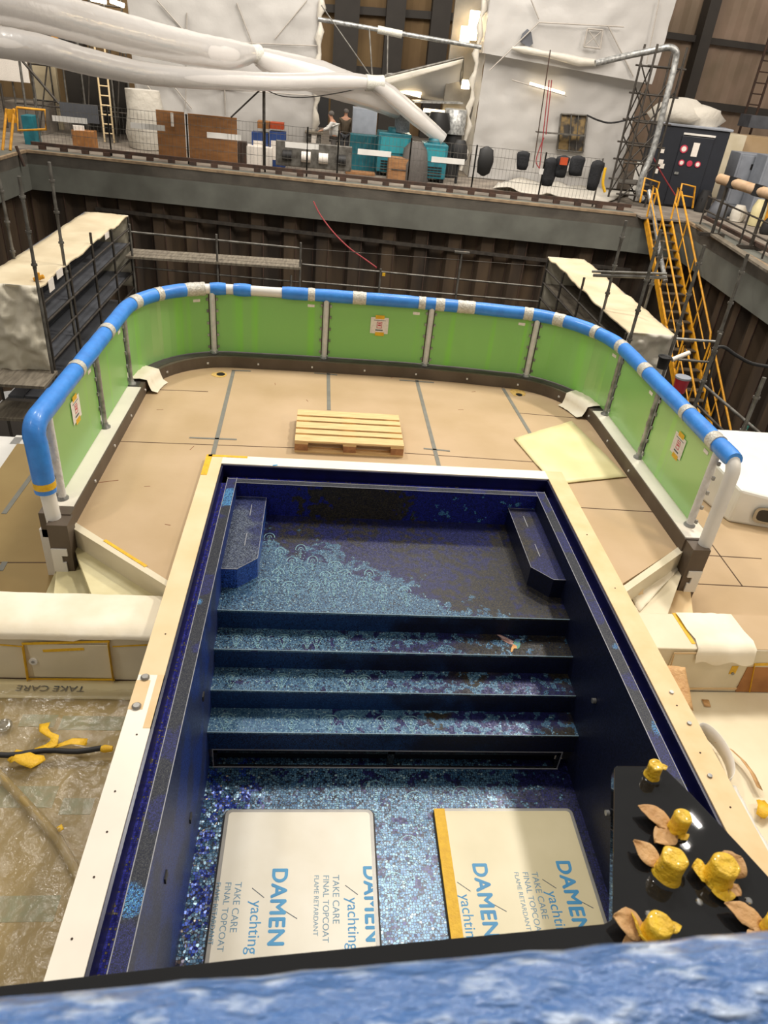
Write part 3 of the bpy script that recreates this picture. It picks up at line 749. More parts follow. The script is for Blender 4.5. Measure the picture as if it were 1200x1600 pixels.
# hummingbird inlay on the first step
hp = Gz(800, 1004, -.59)
def poly_at(pts, m, nm, dz, parent):
    mb = MB(); mb.prism([(hp.x+(x-800)*.0056, hp.y-(y-1004)*.0078) for x, y in pts], -.59, -.59+dz); return part(nm, mb, m, parent)
BIRD = poly_at([(804, 1003), (807, 999), (810, 998), (813, 1000), (813, 1006), (810, 1012), (805, 1015), (801, 1011), (800, 1007)], mat('bird_green', '#4f8a58', .4, col2='#3a6fa0', scale=35), 'hummingbird_inlay', .003, PO)
poly_at([(806, 1001), (809, 998), (814, 999), (813, 1003), (809, 1005)], mat('bird_blue', '#4a6a94', .4), 'head', .0045, BIRD)
poly_at([(779, 992), (784, 992), (792, 996), (801, 1001), (804, 1003), (800, 1004), (793, 1002), (786, 998)], mat('bird_wing', '#b59a98', .5, col2='#8c6c68', scale=40), 'wing', .004, BIRD)
poly_at([(783, 998), (792, 1001), (801, 1004), (801, 1008), (795, 1007), (788, 1003)], mat('bird_wing_low', '#7d5650', .5, col2='#a5847c', scale=50), 'wing', .0035, BIRD)
poly_at([(793, 1019), (796, 1013), (801, 1007), (806, 1010), (805, 1014), (800, 1014), (795, 1020)], mat('bird_orange', '#c07a3a', .5, col2='#c8a060', scale=40), 'tail', .0045, BIRD)
poly_at([(813, 999), (821, 997.6), (821, 998.4), (814, 1000.5)], mat('bird_beak', '#8a98a0', .5), 'beak', .004, BIRD)
# lamps and jets in the walls
for p, x in (((118+797, 1050), 0), ((931, 1095), XI1), ((952, 1270), XI1)):
    if not x: continue
    q = Pxx(*p, x); mb = MB(); mb.tube([(x-.002, q.y, q.z), (x-.03, q.y, q.z)], .022, 12); part('jet_nozzle', mb, 'steel', PO)
for p in ((317, 1088), (297, 1278), (258, 1370)):
    q = Pxx(*p, XI0); mb = MB(); mb.box((q.x+.004, q.y, q.z), (.012, .06, .05)); part('jet_nozzle', mb, 'rubber', PO)

# ================================================================= hatch covers on the pool floor
def hatch(x0, x1, y1, label, yellow=False):
    y0 = 1.75; t = thing('hatch_cover', label, 'hatch cover', ((x0+x1)/2, (y0+y1)/2, ZF), 'filmed hatch covers on the pool floor')
    mb = MB(); mb.prism(rrect(x0, y0, x1, y1, .05), ZF, ZF+.035); part('frame', mb, 'greyframe', t, .004)
    mb = MB(); mb.prism(rrect(x0-.012, y0, x1+.012, y1+.012, .055), ZF, ZF+.012); part('gasket', mb, 'rubber', t)
    mb = MB(); mb.prism(rrect(x0+.03, y0+.03, x1-.03, y1-.03, .03), ZF+.035, ZF+.038); s = part('protective_film', mb, 'film2' if yellow else 'film', t)
    Zt = ZF+.0384; R = -math.pi/2
    def prn(cx, yt, big=True, m='print'):
        tm = join(text_mb('DAMEN', .155, (cx, yt, Zt), R, .005, xs=.98)); part('printed_name', tm, m, s)
        part('printed_name', text_mb('yachting', .115, (cx-.135, yt-.24, Zt), R, 0, xs=.95), m, s)
        sl = MB(); sl.bar((cx-.14, yt-.15, Zt), (cx-.05, yt-.22, Zt), .005, .002); sl.bar((cx+.06, yt-.29, Zt), (cx+.19, yt-.37, Zt), .005, .002); part('printed_slash', sl, 'darkprint', s)
    def care(cx, yt):
        for tt, ts, dx in (('TAKE CARE', .068, 0), ('FINAL TOPCOAT', .062, -.07), ('FLAME RETARDANT', .048, -.135)): part('printed_text', text_mb(tt, ts, (cx+dx, yt, Zt), R, 0), 'printgrey', s)
    return t, s, prn, care, Zt
def gx(px, py): return Gz(px, py, ZF+.038)
t, s, prn, care, Zt = hatch(-.585, .585, 3.49, 'white filmed hatch cover on the pool floor, left one with all white edges')
q = gx(427, 1356); prn(q.x, q.y); q = gx(520, 1367); care(q.x, q.y); q = gx(368, 1378); care(q.x, q.y)
q = gx(583, 1352)
# the second print is cut off by the right edge of the film: keep the lower half of the letters
def clipx(mb, xmax):
    bm = bmesh.new(); vs = [bm.verts.new(p) for p in mb.v]
    for f in mb.f:
        try: bm.faces.new([vs[i] for i in f])
        except ValueError: pass
    bmesh.ops.bisect_plane(bm, geom=bm.verts[:]+bm.edges[:]+bm.faces[:], plane_co=(xmax, 0, 0), plane_no=(1, 0, 0), clear_outer=True)
    bm.verts.index_update(); r = MB(); r.add([v.co.copy() for v in bm.verts], [[v.index for v in f.verts] for f in bm.faces]); bm.free(); return r
part('printed_name', clipx(text_mb('DAMEN', .155, (.49, q.y, Zt), -math.pi/2, .005, xs=.98), .552), 'print', s)
part('printed_name', text_mb('yachting', .115, (.365, q.y-.24, Zt), -math.pi/2, 0, xs=.95), 'print', s)
sl = MB(); sl.bar((.35, q.y-.15, Zt), (.44, q.y-.22, Zt), .005, .002); part('printed_slash', sl, 'darkprint', s)
t, s, prn, care, Zt = hatch(1.085, 2.245, 3.50, 'cream filmed hatch cover on the pool floor with a yellow taped left edge', True)
mb = MB(); mb.b2((1.082, 1.78, ZF+.02), (1.17, 3.49, ZF+.042)); part('edge_tape', mb, 'yellowtape', t)
q = gx(738, 1348); prn(q.x, q.y); q = gx(830, 1362); care(q.x, q.y); 
part('printed_name', text_mb('DAMEN', .155, (1.985, q.y+.09, Zt), -math.pi/2, .005, xs=.98), 'print', s)
part('printed_name', text_mb('yachting', .115, (1.85, q.y-.15, Zt), -math.pi/2, 0, xs=.95), 'print', s)
sl = MB(); sl.bar((1.84, q.y-.06, Zt), (1.93, q.y-.13, Zt), .005, .002); sl.bar((2.04, q.y-.20, Zt), (2.17, q.y-.28, Zt), .005, .002); part('printed_slash', sl, 'darkprint', s)

# ================================================================= stairs at both sides of the pool
ST = thing('winding_stair', 'cream winding stair stepping down from the left corner of the bow deck', 'stairs', (-1.8, 4.9, SD))
def pz(pts, z): return [tuple(Gz(x, y, z)[:2]) for x, y in pts]
mb = MB(); mb.prism([(-2.14, 5.40), (-1.13, 4.57), (-1.13, 4.50), (-2.18, 5.34)], -.19, .012); c = part('coaming', mb, 'gelcoat_white', ST)
mb = MB(); mb.prism([(-1.75, 5.10), (-1.33, 4.755), (-1.35, 4.735), (-1.77, 5.08)], .012, .016); part('tape', mb, 'yellowtape', c)
mb = MB(); mb.prism(pz([(107, 834), (266, 925), (266, 975), (160, 975)], -.18), -.24, -.18); part('tread', mb, 'gelcoat', ST, .004)
mb = MB(); mb.prism(pz([(92, 856), (116, 852), (190, 975), (78, 975)], -.34), -.42, -.34); part('tread', mb, 'gelcoat', ST, .004)
mb = MB(); mb.prism(pz([(92, 880), (120, 876), (160, 985), (50, 975)], -.46), SD+.002, -.46); part('tread', mb, 'gelcoat', ST, .004)
SR = thing('winding_stair', 'stair right of the pool covered with creased pale sheets', 'stairs', (3.1, 4.9, SD))
mb = MB(); mb.prism([(3.56, 5.38), (2.70, 4.68), (2.70, 4.60), (3.60, 5.32)], -.19, .012); part('coaming', mb, 'gelcoat_white', SR)
mb = MB(); mb.prism(pz([(1063, 850), (968, 912), (968, 970), (1040, 970), (1075, 870)], -.18), -.24, -.18); part('tread', mb, 'gelcoat_white', SR, .004)
mb = MB(); mb.prism(pz([(1062, 862), (1000, 975), (1085, 975), (1074, 880)], -.34), SD+.002, -.34); part('tread', mb, 'cream_tape', SR, .004)
mb = MB(); a, b, c_, d = [Gz(*p, -.165) for p in ((1052, 852), (970, 908), (1000, 955), (1068, 880))]; mb.quadgrid(a, b, c_, d, 14, 14, .022, 7, 2, .004)
part('masking_sheet', mb, 'cloth', SR)
mb = MB(); a, b = Gz(968, 917, -.12), Gz(1006, 920, -.12); mb.quadgrid(a, b, b+V((0, -.06, -.15)), a+V((0, -.06, -.15)), 10, 6, .03, 12, 5, .004); part('masking_sheet', mb, 'cream_tape', SR)

# ================================================================= deck lockers
YF = 4.06; YK = 4.50; ZT = -.115
def face(px, py, dy=0): q = Py(px, py, YF+dy); return q
def framebar(mb, pts, w, dy=-.003):
    P = [face(*p) for p in pts]
    for a, b in zip(P, P[1:]): mb.bar(a+V((0, dy, 0)), b+V((0, dy, 0)), .003, w)
LK = thing('deck_locker', 'cream deck locker left of the pool with a white cloth on top', 'locker', (-2.2, 4.28, LF))
mb = MB(); mb.b2((-3.3, YF, LF), (-1.135, YK, ZT)); part('body', mb, 'gelcoat_white', LK, .012)
q0, q1 = face(42, 1004), face(178, 1058)
mb = MB(); mb.b2((q0.x, YF-.012, q1.z), (q1.x, YF, q0.z)); dr = part('door', mb, 'gelcoat_white', LK, .003)
mb = MB(); framebar(mb, [(37, 1006), (45, 1059)], .05, -.014); framebar(mb, [(170, 1001), (178, 1060)], .05, -.014); framebar(mb, [(35, 1004), (172, 1000)], .022, -.014); framebar(mb, [(44, 1059), (180, 1060)], .02, -.014); part('tape', mb, 'yellowtape', dr)
mb = MB(); framebar(mb, [(68, 1015), (132, 1012)], .025, -.014); part('tape', mb, 'yellowtape', dr)
q = face(53, 1031); mb = MB(); mb.tube([(q.x, YF-.010, q.z), (q.x, YF-.022, q.z)], .032, 16); h = part('latch', mb, 'white', dr); mb = MB(); mb.tube([(q.x, YF-.02, q.z), (q.x, YF-.027, q.z)], .012, 12); part('keyhole', mb, 'steel', h)
mb = MB(); framebar(mb, [(176, 1010), (236, 1007)], .012); framebar(mb, [(0, 1007), (36, 1010)], .012); framebar(mb, [(176, 1071), (216, 1071)], .03); framebar(mb, [(-40, 1068), (28, 1068)], .03); part('tape', mb, 'yellowtape', LK)
mb = MB(); mb.b2((-3.3, YF-.002, LF), (-1.135, YF, LF+.02)); part('foot_joint', mb, 'darkline', LK)
# cloth over it
vs = []; n = 40; prof = [(YK+.01, ZT+.012), (4.38, ZT+.014), (4.22, ZT+.014), (YF-.005, ZT+.012), (YF-.016, ZT-.02), (YF-.018, ZT-.07)]
for i in range(n+1):
    x = -3.3+(2.16)*i/n
    for j, (y, z) in enumerate(prof):
        k = noise.noise(V((x*3+y*2, y*3, 0)))*.012; hz = 0
        if j >= 4: hz = .035*noise.noise(V((x*2.2, 5, 0)))+(.02 if x < -1.7 else .045)
        vs.append((x, y-(.012*abs(noise.noise(V((x*8, z*6, 3)))) if j >= 4 else 0), z+abs(k)+(hz if j == 5 else 0)))
mb = MB(); W_ = len(prof); mb.add(vs, [(i*W_+j, i*W_+j+1, (i+1)*W_+j+1, (i+1)*W_+j) for i in range(n) for j in range(W_-1)], True)
solo('dust_cloth', mb, 'cloth', 'white cloth spread along the top of the left deck locker', 'cloth')
RK = thing('deck_locker', 'white deck locker right of the pool with taped edges', 'locker', (3.6, 4.28, LF))
mb = MB(); mb.b2((2.70, YF, LF), (4.6, YK, ZT)); part('body', mb, 'gelcoat_white', RK, .012)
q0, q1 = face(1052, 1020), face(1148, 1074)
mb = MB(); mb.b2((q0.x, YF-.012, q1.z), (q1.x, YF, q0.z)); dr = part('door', mb, 'gelcoat_white', RK, .003)
mb = MB(); framebar(mb, [(1044, 1050), (1052, 1021)], .018, -.014); framebar(mb, [(1052, 1019), (1150, 1019)], .016, -.014); framebar(mb, [(1050, 1074), (1150, 1074)], .02, -.014); part('tape', mb, 'cream_tape', dr)
mb = MB(); framebar(mb, [(1140, 1045), (1150, 1045)], .09, -.014); part('tape', mb, 'yellowtape', dr)
q = face(1143, 1050); mb = MB(); mb.tube([(q.x, YF-.014, q.z), (q.x, YF-.024, q.z)], .014, 12); part('latch', mb, 'steel', dr)
mb = MB(); framebar(mb, [(1170, 1080), (1178, 1038), (1300, 1036)], .03); 
for a, b in (((1053, 958), (1084, 1006)), ((1140, 960), (1186, 1006))):
    A, B_ = Gz(*a, ZT+.0015), Gz(*b, ZT+.0015); mb.bar(A, B_, .035, .003)
part('tape', mb, 'yellowtape', RK)
A = face(1166, 1042); mb = MB(); mb.b2((3.66, YF-.006, LF+.01), (4.6, YF, A.z)); part('kraft_cover', mb, 'kraft', RK)
mb = MB(); mb.b2((3.62, YF+.01, ZT), (4.6, YK, ZT+.004)); part('kraft_cover', mb, 'hardboard', RK)
n = 16; vs = []; prof = [(YK-.005, ZT+.012), (4.40, ZT+.014), (4.28, ZT+.014), (4.16, ZT+.014), (YF-.006, ZT+.010), (YF-.026, ZT-.05), (YF-.03, ZT-.13)]
xa = Gz(1056, 958, ZT).x; xb = Gz(1142, 960, ZT).x
for i in range(n+1):
    for j, (y, z) in enumerate(prof):
        x = xa+(xb-xa)*i/n-(.10-.0*i if 0 else 0)*(j/6)*(.4); k = noise.noise(V((x*9, y*9, z*9+4)))*.018
        vs.append((x+ .03*noise.noise(V((y*8, z*8, 1))), y-(abs(k) if j > 4 else 0), z+abs(k)+(0 if j < 6 else .02*math.sin(i*.8))))
mb = MB(); W_ = len(prof); mb.add(vs, [(i*W_+j, i*W_+j+1, (i+1)*W_+j+1, (i+1)*W_+j) for i in range(n) for j in range(W_-1)], True)
solo('dust_cloth', mb, 'cloth', 'creased white cloth hanging over the front of the right locker', 'cloth')

# ================================================================= lounge floors on both sides
mb = MB(); mb.b2((-3.6, -1.0, LF-.08), (-1.12, YF, LF)); struct('floor_lounge_left', mb, 'tanfloor')
mb = MB(); mb.b2((2.69, -1.0, LF-.08), (5.6, YF, LF)); struct('floor_lounge_right', mb, 'loungefloor')
mb = MB(); a, b = Gz(-150, 1074, LF+.012), Gz(218, 1076, LF+.012); mb.quadgrid((-3.3, 4.05, LF+.014), (-1.13, 4.05, LF+.014), (-1.13, 3.86, LF+.014), (-3.3, 3.86, LF+.014), 30, 4, .006, 5, 1, .003)
sh = solo('floor_film', mb, 'film2', 'strip of printed protective film in front of the left locker', 'film')
q = Gz(133, 1075, LF+.03); part('printed_text', text_mb('TAKE CARE', .078, (q.x, q.y+.02, LF+.026), math.pi, 0, xs=1.25), 'darkprint', sh)
mb = MB(); mb.quadgrid((-1.13, 3.92, LF+.05), (-3.33, 3.92, LF+.05), (-3.33, .6, LF+.05), (-1.13, .6, LF+.05), 90, 110, .040, 1.7, 4)
for i, p in enumerate(mb.v):                      # sharp creases
    r_ = 1-abs(noise.noise(V((p.x*2.4+p.y*.6, p.y*1.8, 7))))*2
    r2 = 1-abs(noise.noise(V((p.x*5+3, p.y*4.4+p.x*2, 2))))*2
    p.z += .020*max(0, r_)**4+.012*max(0, r2)**4
    mb.v[i].z = max(p.z, LF+.006)
solo('plastic_dust_sheet', mb, 'clearfilm', 'clear crinkled plastic dust sheet over the lounge floor left of the pool', 'plastic sheet')
# blue lettered bands seen through the film
mb = MB()
for (px, py, w_, h_) in ((150, 1130, .5, .13), (60, 1126, .25, .11), (25, 1245, .5, .16), (120, 1260, .2, .12), (40, 1420, .35, .15)):
    q = Gz(px, py, LF); mb.box((q.x, q.y, LF+.001), (w_, h_, .002))
struct('trim_20', mb, mat('faded_print', '#7d8468', .6, col2='#8a8466', scale=20))
mb = MB(); a, b = Gz(-60, 1182, LF+.09), Gz(158, 1170, LF+.09); mb.tube([a.lerp(b, t/12)+V((0, .012*math.sin(t*1.1), 0)) for t in range(13)], .019, 10)
hs = solo('black_cable', mb, 'rubber', 'black cable with a yellow taped end lying on the plastic sheet', 'cable')
mb = MB(); c = Gz(176, 1170, LF+.09); d = (c-b); mb.tube([b, b+d*.3, b+d*.6, c], [.020, .027, .024, .019], 10); part('taped_end', mb, 'yellowtape', hs)
def scrap(name, pts, w_, z, m, label, cat, sd=0):
    P = [Gz(*p[:2], z+(p[2] if len(p) > 2 else 0)) for p in pts]; mb = MB(); n = len(P); vs = []
    for i, p in enumerate(P):
        t = (P[min(i+1, n-1)]-P[max(i-1, 0)]).normalized(); s_ = V((-t.y, t.x, .6*noise.noise(V((i*1.3+sd, 0, 0))))).normalized()
        ww = w_[i] if isinstance(w_, list) else w_
        for k in (-1, -.3, .4, 1): vs.append(p+s_*ww*k+V((0, 0, .015*noise.noise(V((i*2.1, k*2, sd))))))
    mb.add(vs, [(i*4+j, i*4+j+1, i*4+j+5, i*4+j+4) for i in range(n-1) for j in range(3)], True)
    o = solo(name, mb, m, label, cat); s = o.modifiers.new('thick', 'SOLIDIFY'); s.thickness = .002; s.offset = 0
    return o
scrap('tape_scrap', [(70, 1130, .10), (68, 1140, .12), (76, 1147, .12), (86, 1152, .12), (84, 1162, .11), (72, 1168, .10), (54, 1171, .10)], [.035, .03, .02, .028, .035, .03, .015], LF, 'yellowtape', 'curled yellow tape scrap standing up above the black cable', 'tape scrap', 1)
scrap('tape_scrap', [(82, 1168, .10), (98, 1163, .11), (112, 1158, .12), (136, 1160, .10)], [.012, .015, .028, .030], LF, 'yellowtape', 'long torn yellow tape strip pointing right above the black cable', 'tape scrap', 2)
scrap('tape_scrap', [(14, 1190, .09), (24, 1180, .1), (38, 1184, .1), (52, 1190, .1), (70, 1184, .09)], [.02, .055, .05, .055, .02], LF, 'yellowtape', 'crumpled yellow tape scrap across the left end of the black cable', 'tape scrap', 3)
scrap('tape_scrap', [(90, 1297, .07), (98, 1291, .08)], [.022, .018], LF, 'yellowtape', 'tiny yellow tape bit on the plastic sheet below the others', 'tape scrap', 4)
q = Gz(4, 1130, LF+.06); mb = MB(); mb.lathe((q.x, q.y, LF+.03), [(.06, 0), (.06, .01), (.035, .03), (.03, .012)], 20)
rg = solo('chrome_deck_ring', mb, 'chrome', 'round chrome ring at the left picture edge under plastic', 'ring')
# ridge of a folded sheet
mb = MB(); P = [Gz(*p, LF+.03) for p in ((-20, 1190), (40, 1255), (90, 1310), (140, 1400), (165, 1480))]; mb.tube(P, .03, 8)
solo('covered_hose', mb, 'tanfloor', 'tan hose running diagonally under the plastic sheet', 'hose')
# right: curled white strips and kraft offcuts
def ribbon(name, pts, w_, m, label, cat, up=(0, 0, 1)):
    mb = MB(); vs = []
    for p in pts: vs += [V(p), V(p)+V(up)*w_]
    mb.add(vs, [(2*i, 2*i+1, 2*i+3, 2*i+2) for i in range(len(pts)-1)], True)
    o = solo(name, mb, m, label, cat); s = o.modifiers.new('thick', 'SOLIDIFY'); s.thickness = .003
    return o
c = Gz(1122, 1190, LF)
ribbon('paper_strip', [(c.x+.13*math.cos(a)-.1+.02*a, c.y+.26*math.sin(a)-.02, LF+.02) for a in [math.radians(t) for t in range(150, -80, -12)]], .14, 'white', 'white curled paper strip standing on edge on the right lounge floor', 'paper strip')
ribbon('kraft_strip', [tuple(Gz(*p, LF+.05)) for p in ((1125, 1165), (1145, 1172), (1165, 1190), (1180, 1210), (1192, 1235))], .06, 'beigetape', 'brown kraft strip curving beside the white curled paper', 'paper strip', up=(-.7, .3, .3))
mb = MB(); P = [Gz(*p, LF+.02) for p in ((1128, 1225), (1150, 1228), (1250, 1420), (1178, 1395))]; mb.quadgrid(*P, 8, 14, .02, 6, 3, .004)
solo('paper_sheet', mb, 'white', 'long white paper sheet on the right lounge floor beside the pool rim', 'sheet')
scrap('tape_scrap', [(1188, 1250, .05), (1196, 1262, .06), (1188, 1276, .05)], [.03, .05, .03], LF, 'yellowtape', 'yellow tape scrap at the right picture edge beside the pool rim', 'tape scrap', 6)
scrap('tape_scrap', [(1102, 1093, .012), (1106, 1104, .012)], [.03, .025], LF, 'beigetape', 'small tan tape bit on the right lounge floor near the locker', 'tape scrap', 7)
mb = MB(); P = [V((2.69, 3.75, .0)), V((2.86, 3.72, .02)), V((2.84, 3.42, -.12)), V((2.69, 3.5, -.05))]; mb.quadgrid(*P, 6, 8, .015, 9, 3, .002)
solo('kraft_flap', mb, 'beigetape', 'brown paper flap sticking out from the right pool rim', 'paper')

# ================================================================= white fairing with an oval port, right side deck
FA = thing('white_fairing', 'white moulded fairing with an oval port on the right side deck', 'fairing', (5.1, 7.0, SD))
P0 = Gz(1122, 815, SD); P1 = Gz(1230, 848, SD)
top = Py(1128, 738, P0.y+.25)
mb = MB()
ya, yb_ = P0.y, P0.y+1.0
base = [(P0.x, ya+.55), (P0.x+.12, ya), (P0.x+1.5, ya-.35), (P0.x+1.6, ya+1.3), (P0.x+.1, ya+1.2)]
zt = [top.z-.02, top.z-.1, top.z-.25, top.z+.05, top.z+.1]
n = 5; vs = [(x, y, SD) for x, y in base]+[(x+.03, y+.03, z) for (x, y), z in zip(base, zt)]
mb.add(vs, [list(range(n))[::-1], list(range(n, 2*n))]+[[i, (i+1) % n, (i+1) % n+n, i+n] for i in range(n)])
fb = part('shell', mb, 'white', FA, .03)
o0 = Gz(1178, 828, SD)
dirx = V((1.38, -.35, 0)).normalized(); nn = V((-.35, -1.38, 0)).normalized()
cc = V((P0.x+.12, ya, 0))+dirx*.42; cc.z = SD+.17
def oval(r1, r2, dn, th):
    mb = MB(); pts = []
    for k in range(28):
        a = 2*math.pi*k/28; sx = math.copysign(abs(math.cos(a))**.5, math.cos(a)); sz = math.copysign(abs(math.sin(a))**.5, math.sin(a)); pts.append((sx*r1, sz*r2))
    A = [cc+dirx*x+V((0, 0, z))+nn*dn for x, z in pts]; B_ = [p+nn*th for p in A]
    mb.add(A+B_, [list(range(28)), list(range(28, 56))[::-1]]+[[i, (i+1) % 28, (i+1) % 28+28, i+28] for i in range(28)]); return mb
pt = part('port_frame', oval(.19, .105, .0, .02), 'chrome', FA); part('port_glass', oval(.155, .075, .018, .006), 'gloss_black', pt)
mb = MB(); mb.b2((cc.x-.3, cc.y-.1, SD), (cc.x-.22, cc.y-.02, SD+.04)); 

# ================================================================= upper deck edge, black gloss slab with taped stubs
UZ = 2.10
pl_ = [tuple(Gz(*p, UZ)[:2]) for p in ((-250, 1568), (0, 1540), (400, 1495), (943, 1443), (957, 1436), (960, 1199), (964, 1196), (1030, 1197), (1040, 1201), (1077, 1237), (1153, 1317), (1240, 1412), (1420, 1600))]
pl_ += [(pl_[-1][0]+.3, -.7), (pl_[0][0]-.3, -.7)]
mb = MB(); mb.prism(pl_, UZ-.035, UZ); SB = solo('black_counter', mb, 'gloss_black', 'glossy black counter slab jutting out over the near right corner of the pool', 'counter', bevel=.003)
mb = MB(); mb.b2((-1.0, -1.1, LF), (2.4, -.35, UZ-.036)); struct('wall_superstructure', mb, 'white')
mb = MB()
for px, py, r in ((1014, 1478-50, .005), (1093, 1409, .006), (1170, 1407, .006)):
    q = Gz(px, py, UZ); mb.lathe((q.x, q.y, UZ), [(.009, 0), (.007, .002)], 10)
part('screw_hole', mb, 'chrome', SB)
stubs = [((1018, 1213), .022, .050, 'wrapped in plain yellow tape at the far corner of the black counter', 0),
         ((1056, 1298), .025, .065, 'twisted yellow taped stub second from the far end, with tan paper behind', 1),
         ((1041, 1366), .035, .072, 'wide yellow taped stub, left one of the middle pair on the black counter', 0),
         ((1121, 1374), .036, .066, 'yellow taped stub, right one of the middle pair, in a loose tape collar', 2),
         ((1020, 1464), .033, .060, 'nearest yellow taped stub beside the blue rail, with a tan paper leaf', 3),
         ((1203, 1458), .030, .055, 'taped stub cut off by the right picture edge', 1)]
for i, ((px, py), r, h, lab, kind) in enumerate(stubs):
    r *= .84
    q = Gz(px, py, UZ); t = thing('taped_stub', ('yellow taped stub ' if i == 0 else '')+lab, 'taped stub', (q.x, q.y, UZ), 'yellow taped stubs on the black counter')
    mb = MB(); prof = [(r*1.25, 0), (r*1.2, h*.08), (r*1.08, h*.2), (r*1.05, h*.45), (r*1.04, h*.75), (r*1.06, h*.95), (r*.94, h*1.02), (r*.5, h*.97), (r*.1, h*.98)]
    mb.lathe((q.x, q.y, UZ), prof, 26, wob=.14, sd=i*3.1); part('tape_wrap', mb, 'crepe', t)
    mb = MB(); mb.lathe((q.x, q.y, UZ), [(r*1.5, 0), (r*1.35, .003), (r*.9, .006)], 20); part('base_flange', mb, 'gloss_black', t)
    def leaf(dx, dy, dz, ln, wd, m, sd, lift=.8):
        mb = MB(); d = V((dx, dy, 0)).normalized(); sdv = V((-d.y, d.x, 0)); vs = []; n = 8
        for a in range(n+1):
            u = a/n; ww = wd*math.sin(math.pi*min(1, .18+u*.80))
            for b in range(5):
                v = (b-2)/2; k = .30*wd*noise.noise(V((u*4+sd, v*2.5, sd)))
                vs.append(V((q.x, q.y, UZ+dz))+d*(r*.9+ln*u)+sdv*ww*v+V((0, 0, .004+abs(k)+lift*ln*u*(1-.4*u)+.15*wd*v*v)))
        mb.add(vs, [(a*5+b, a*5+b+1, a*5+b+6, a*5+b+5) for a in range(n) for b in range(4)], True)
        o = part('paper_leaf' if m == 'beigetape' else 'tape_flap', mb, m, t); s = o.modifiers.new('thick', 'SOLIDIFY'); s.thickness = .0015
    if i == 0: leaf(1, .1, h*.6, .02, .01, 'crepe', 2, .1)
    if kind == 1: leaf(-.9, .55, 0, .085, .028, 'beigetape', 5+i, .35); leaf(-.9, -.5, 0, .075, .03, 'beigetape', 8+i, .3); leaf(.5, -1, 0, .015, .016, 'crepe', 4, .1)
    if kind == 2: leaf(-1, .3, 0, .04, .03, 'crepe', 3, .6); leaf(1, .5, 0, .045, .035, 'beigetape', 6, 1.1); leaf(-.2, -1, 0, .035, .028, 'crepe', 9, .1); leaf(.6, -.8, 0, .03, .02, 'beigetape', 12, .1)
    if kind == 3: leaf(-1, .35, 0, .07, .035, 'beigetape', 3, .5); leaf(-1, -.25, 0, .06, .02, 'beigetape', 5, .1); leaf(1, .1, h*.4, .035, .014, 'crepe', 7, .1); leaf(-.5, -.1, 0, .02, .05, 'crepe', 11, 1.6)
    if i == 2: leaf(-.8, .9, 0, .07, .028, 'beigetape', 15, .4)

# near hand rail wrapped in blue foam and clear film
def foam_axis(px, py, z, r):
    d = RW @ _ray(px, py); p = CAM+d*((z-CAM.z)/d.z); s = r*math.hypot(d.y, d.z)/abs(d.z); return V((p.x, p.y-s, z))
ra, rb = foam_axis(0, 1560, 3.02, .075), foam_axis(1200, 1452, 3.02, .075)
e0, e1 = ra+(ra-rb)*.9, rb+(rb-ra)*.9
mb = MB(); n = 60
mb.tube([e0.lerp(e1, i/n) for i in range(n+1)], [.075+.0022*noise.noise(V((i*.9, 0, 0))) for i in range(n+1)], 40)
m, nt, N, L, B = newmat('wrapped_blue_foam')
geo = N.new('ShaderNodeNewGeometry'); mp = N.new('ShaderNodeMapping'); mp.inputs['Rotation'].default_value = (.4, .6, .9); mp.inputs['Scale'].default_value = (14, 36, 30); L.new(geo.outputs['Position'], mp.inputs[0])
nz = N.new('ShaderNodeTexNoise'); nz.inputs['Scale'].default_value = 1.6; nz.inputs['Detail'].default_value = 5; L.new(mp.outputs[0], nz.inputs['Vector'])
L.new(mixc(nt, ss(nt, nz.outputs['Fac'], .50, .70), lin('#4673b2'), lin('#b4c6e2')), B.inputs['Base Color'])  # pale specks: tape, wrinkles and the film's highlights put into the colour
bp = N.new('ShaderNodeBump'); bp.inputs['Strength'].default_value = 1; bp.inputs['Distance'].default_value = .006; L.new(nz.outputs['Fac'], bp.inputs['Height'])
L.new(bp.outputs[0], B.inputs['Normal']); L.new(bp.outputs[0], B.inputs['Coat Normal']); bp.inputs['Distance'].default_value = .02
B.inputs['Roughness'].default_value = .4; B.inputs['Coat Weight'].default_value = 1; B.inputs['Coat Roughness'].default_value = .12
NR = thing('padded_handrail', 'near handrail padded with blue foam under clear film along the bottom edge', 'handrail', ((e0.x+e1.x)/2, (e0.y+e1.y)/2, UZ))
part('foam_padding', mb, m, NR)
mb = MB(); mb.tube([e0+(e0-e1).normalized()*.1, e1+(e1-e0).normalized()*.1], .045, 14); part('steel_tube', mb, 'chrome', NR)
for t_ in (.08, .92):
    p = e0.lerp(e1, t_); mb = MB(); mb.tube([(p.x, p.y, UZ+.001), (p.x, p.y, 3.0)], .025, 10); part('post', mb, 'chrome', NR)

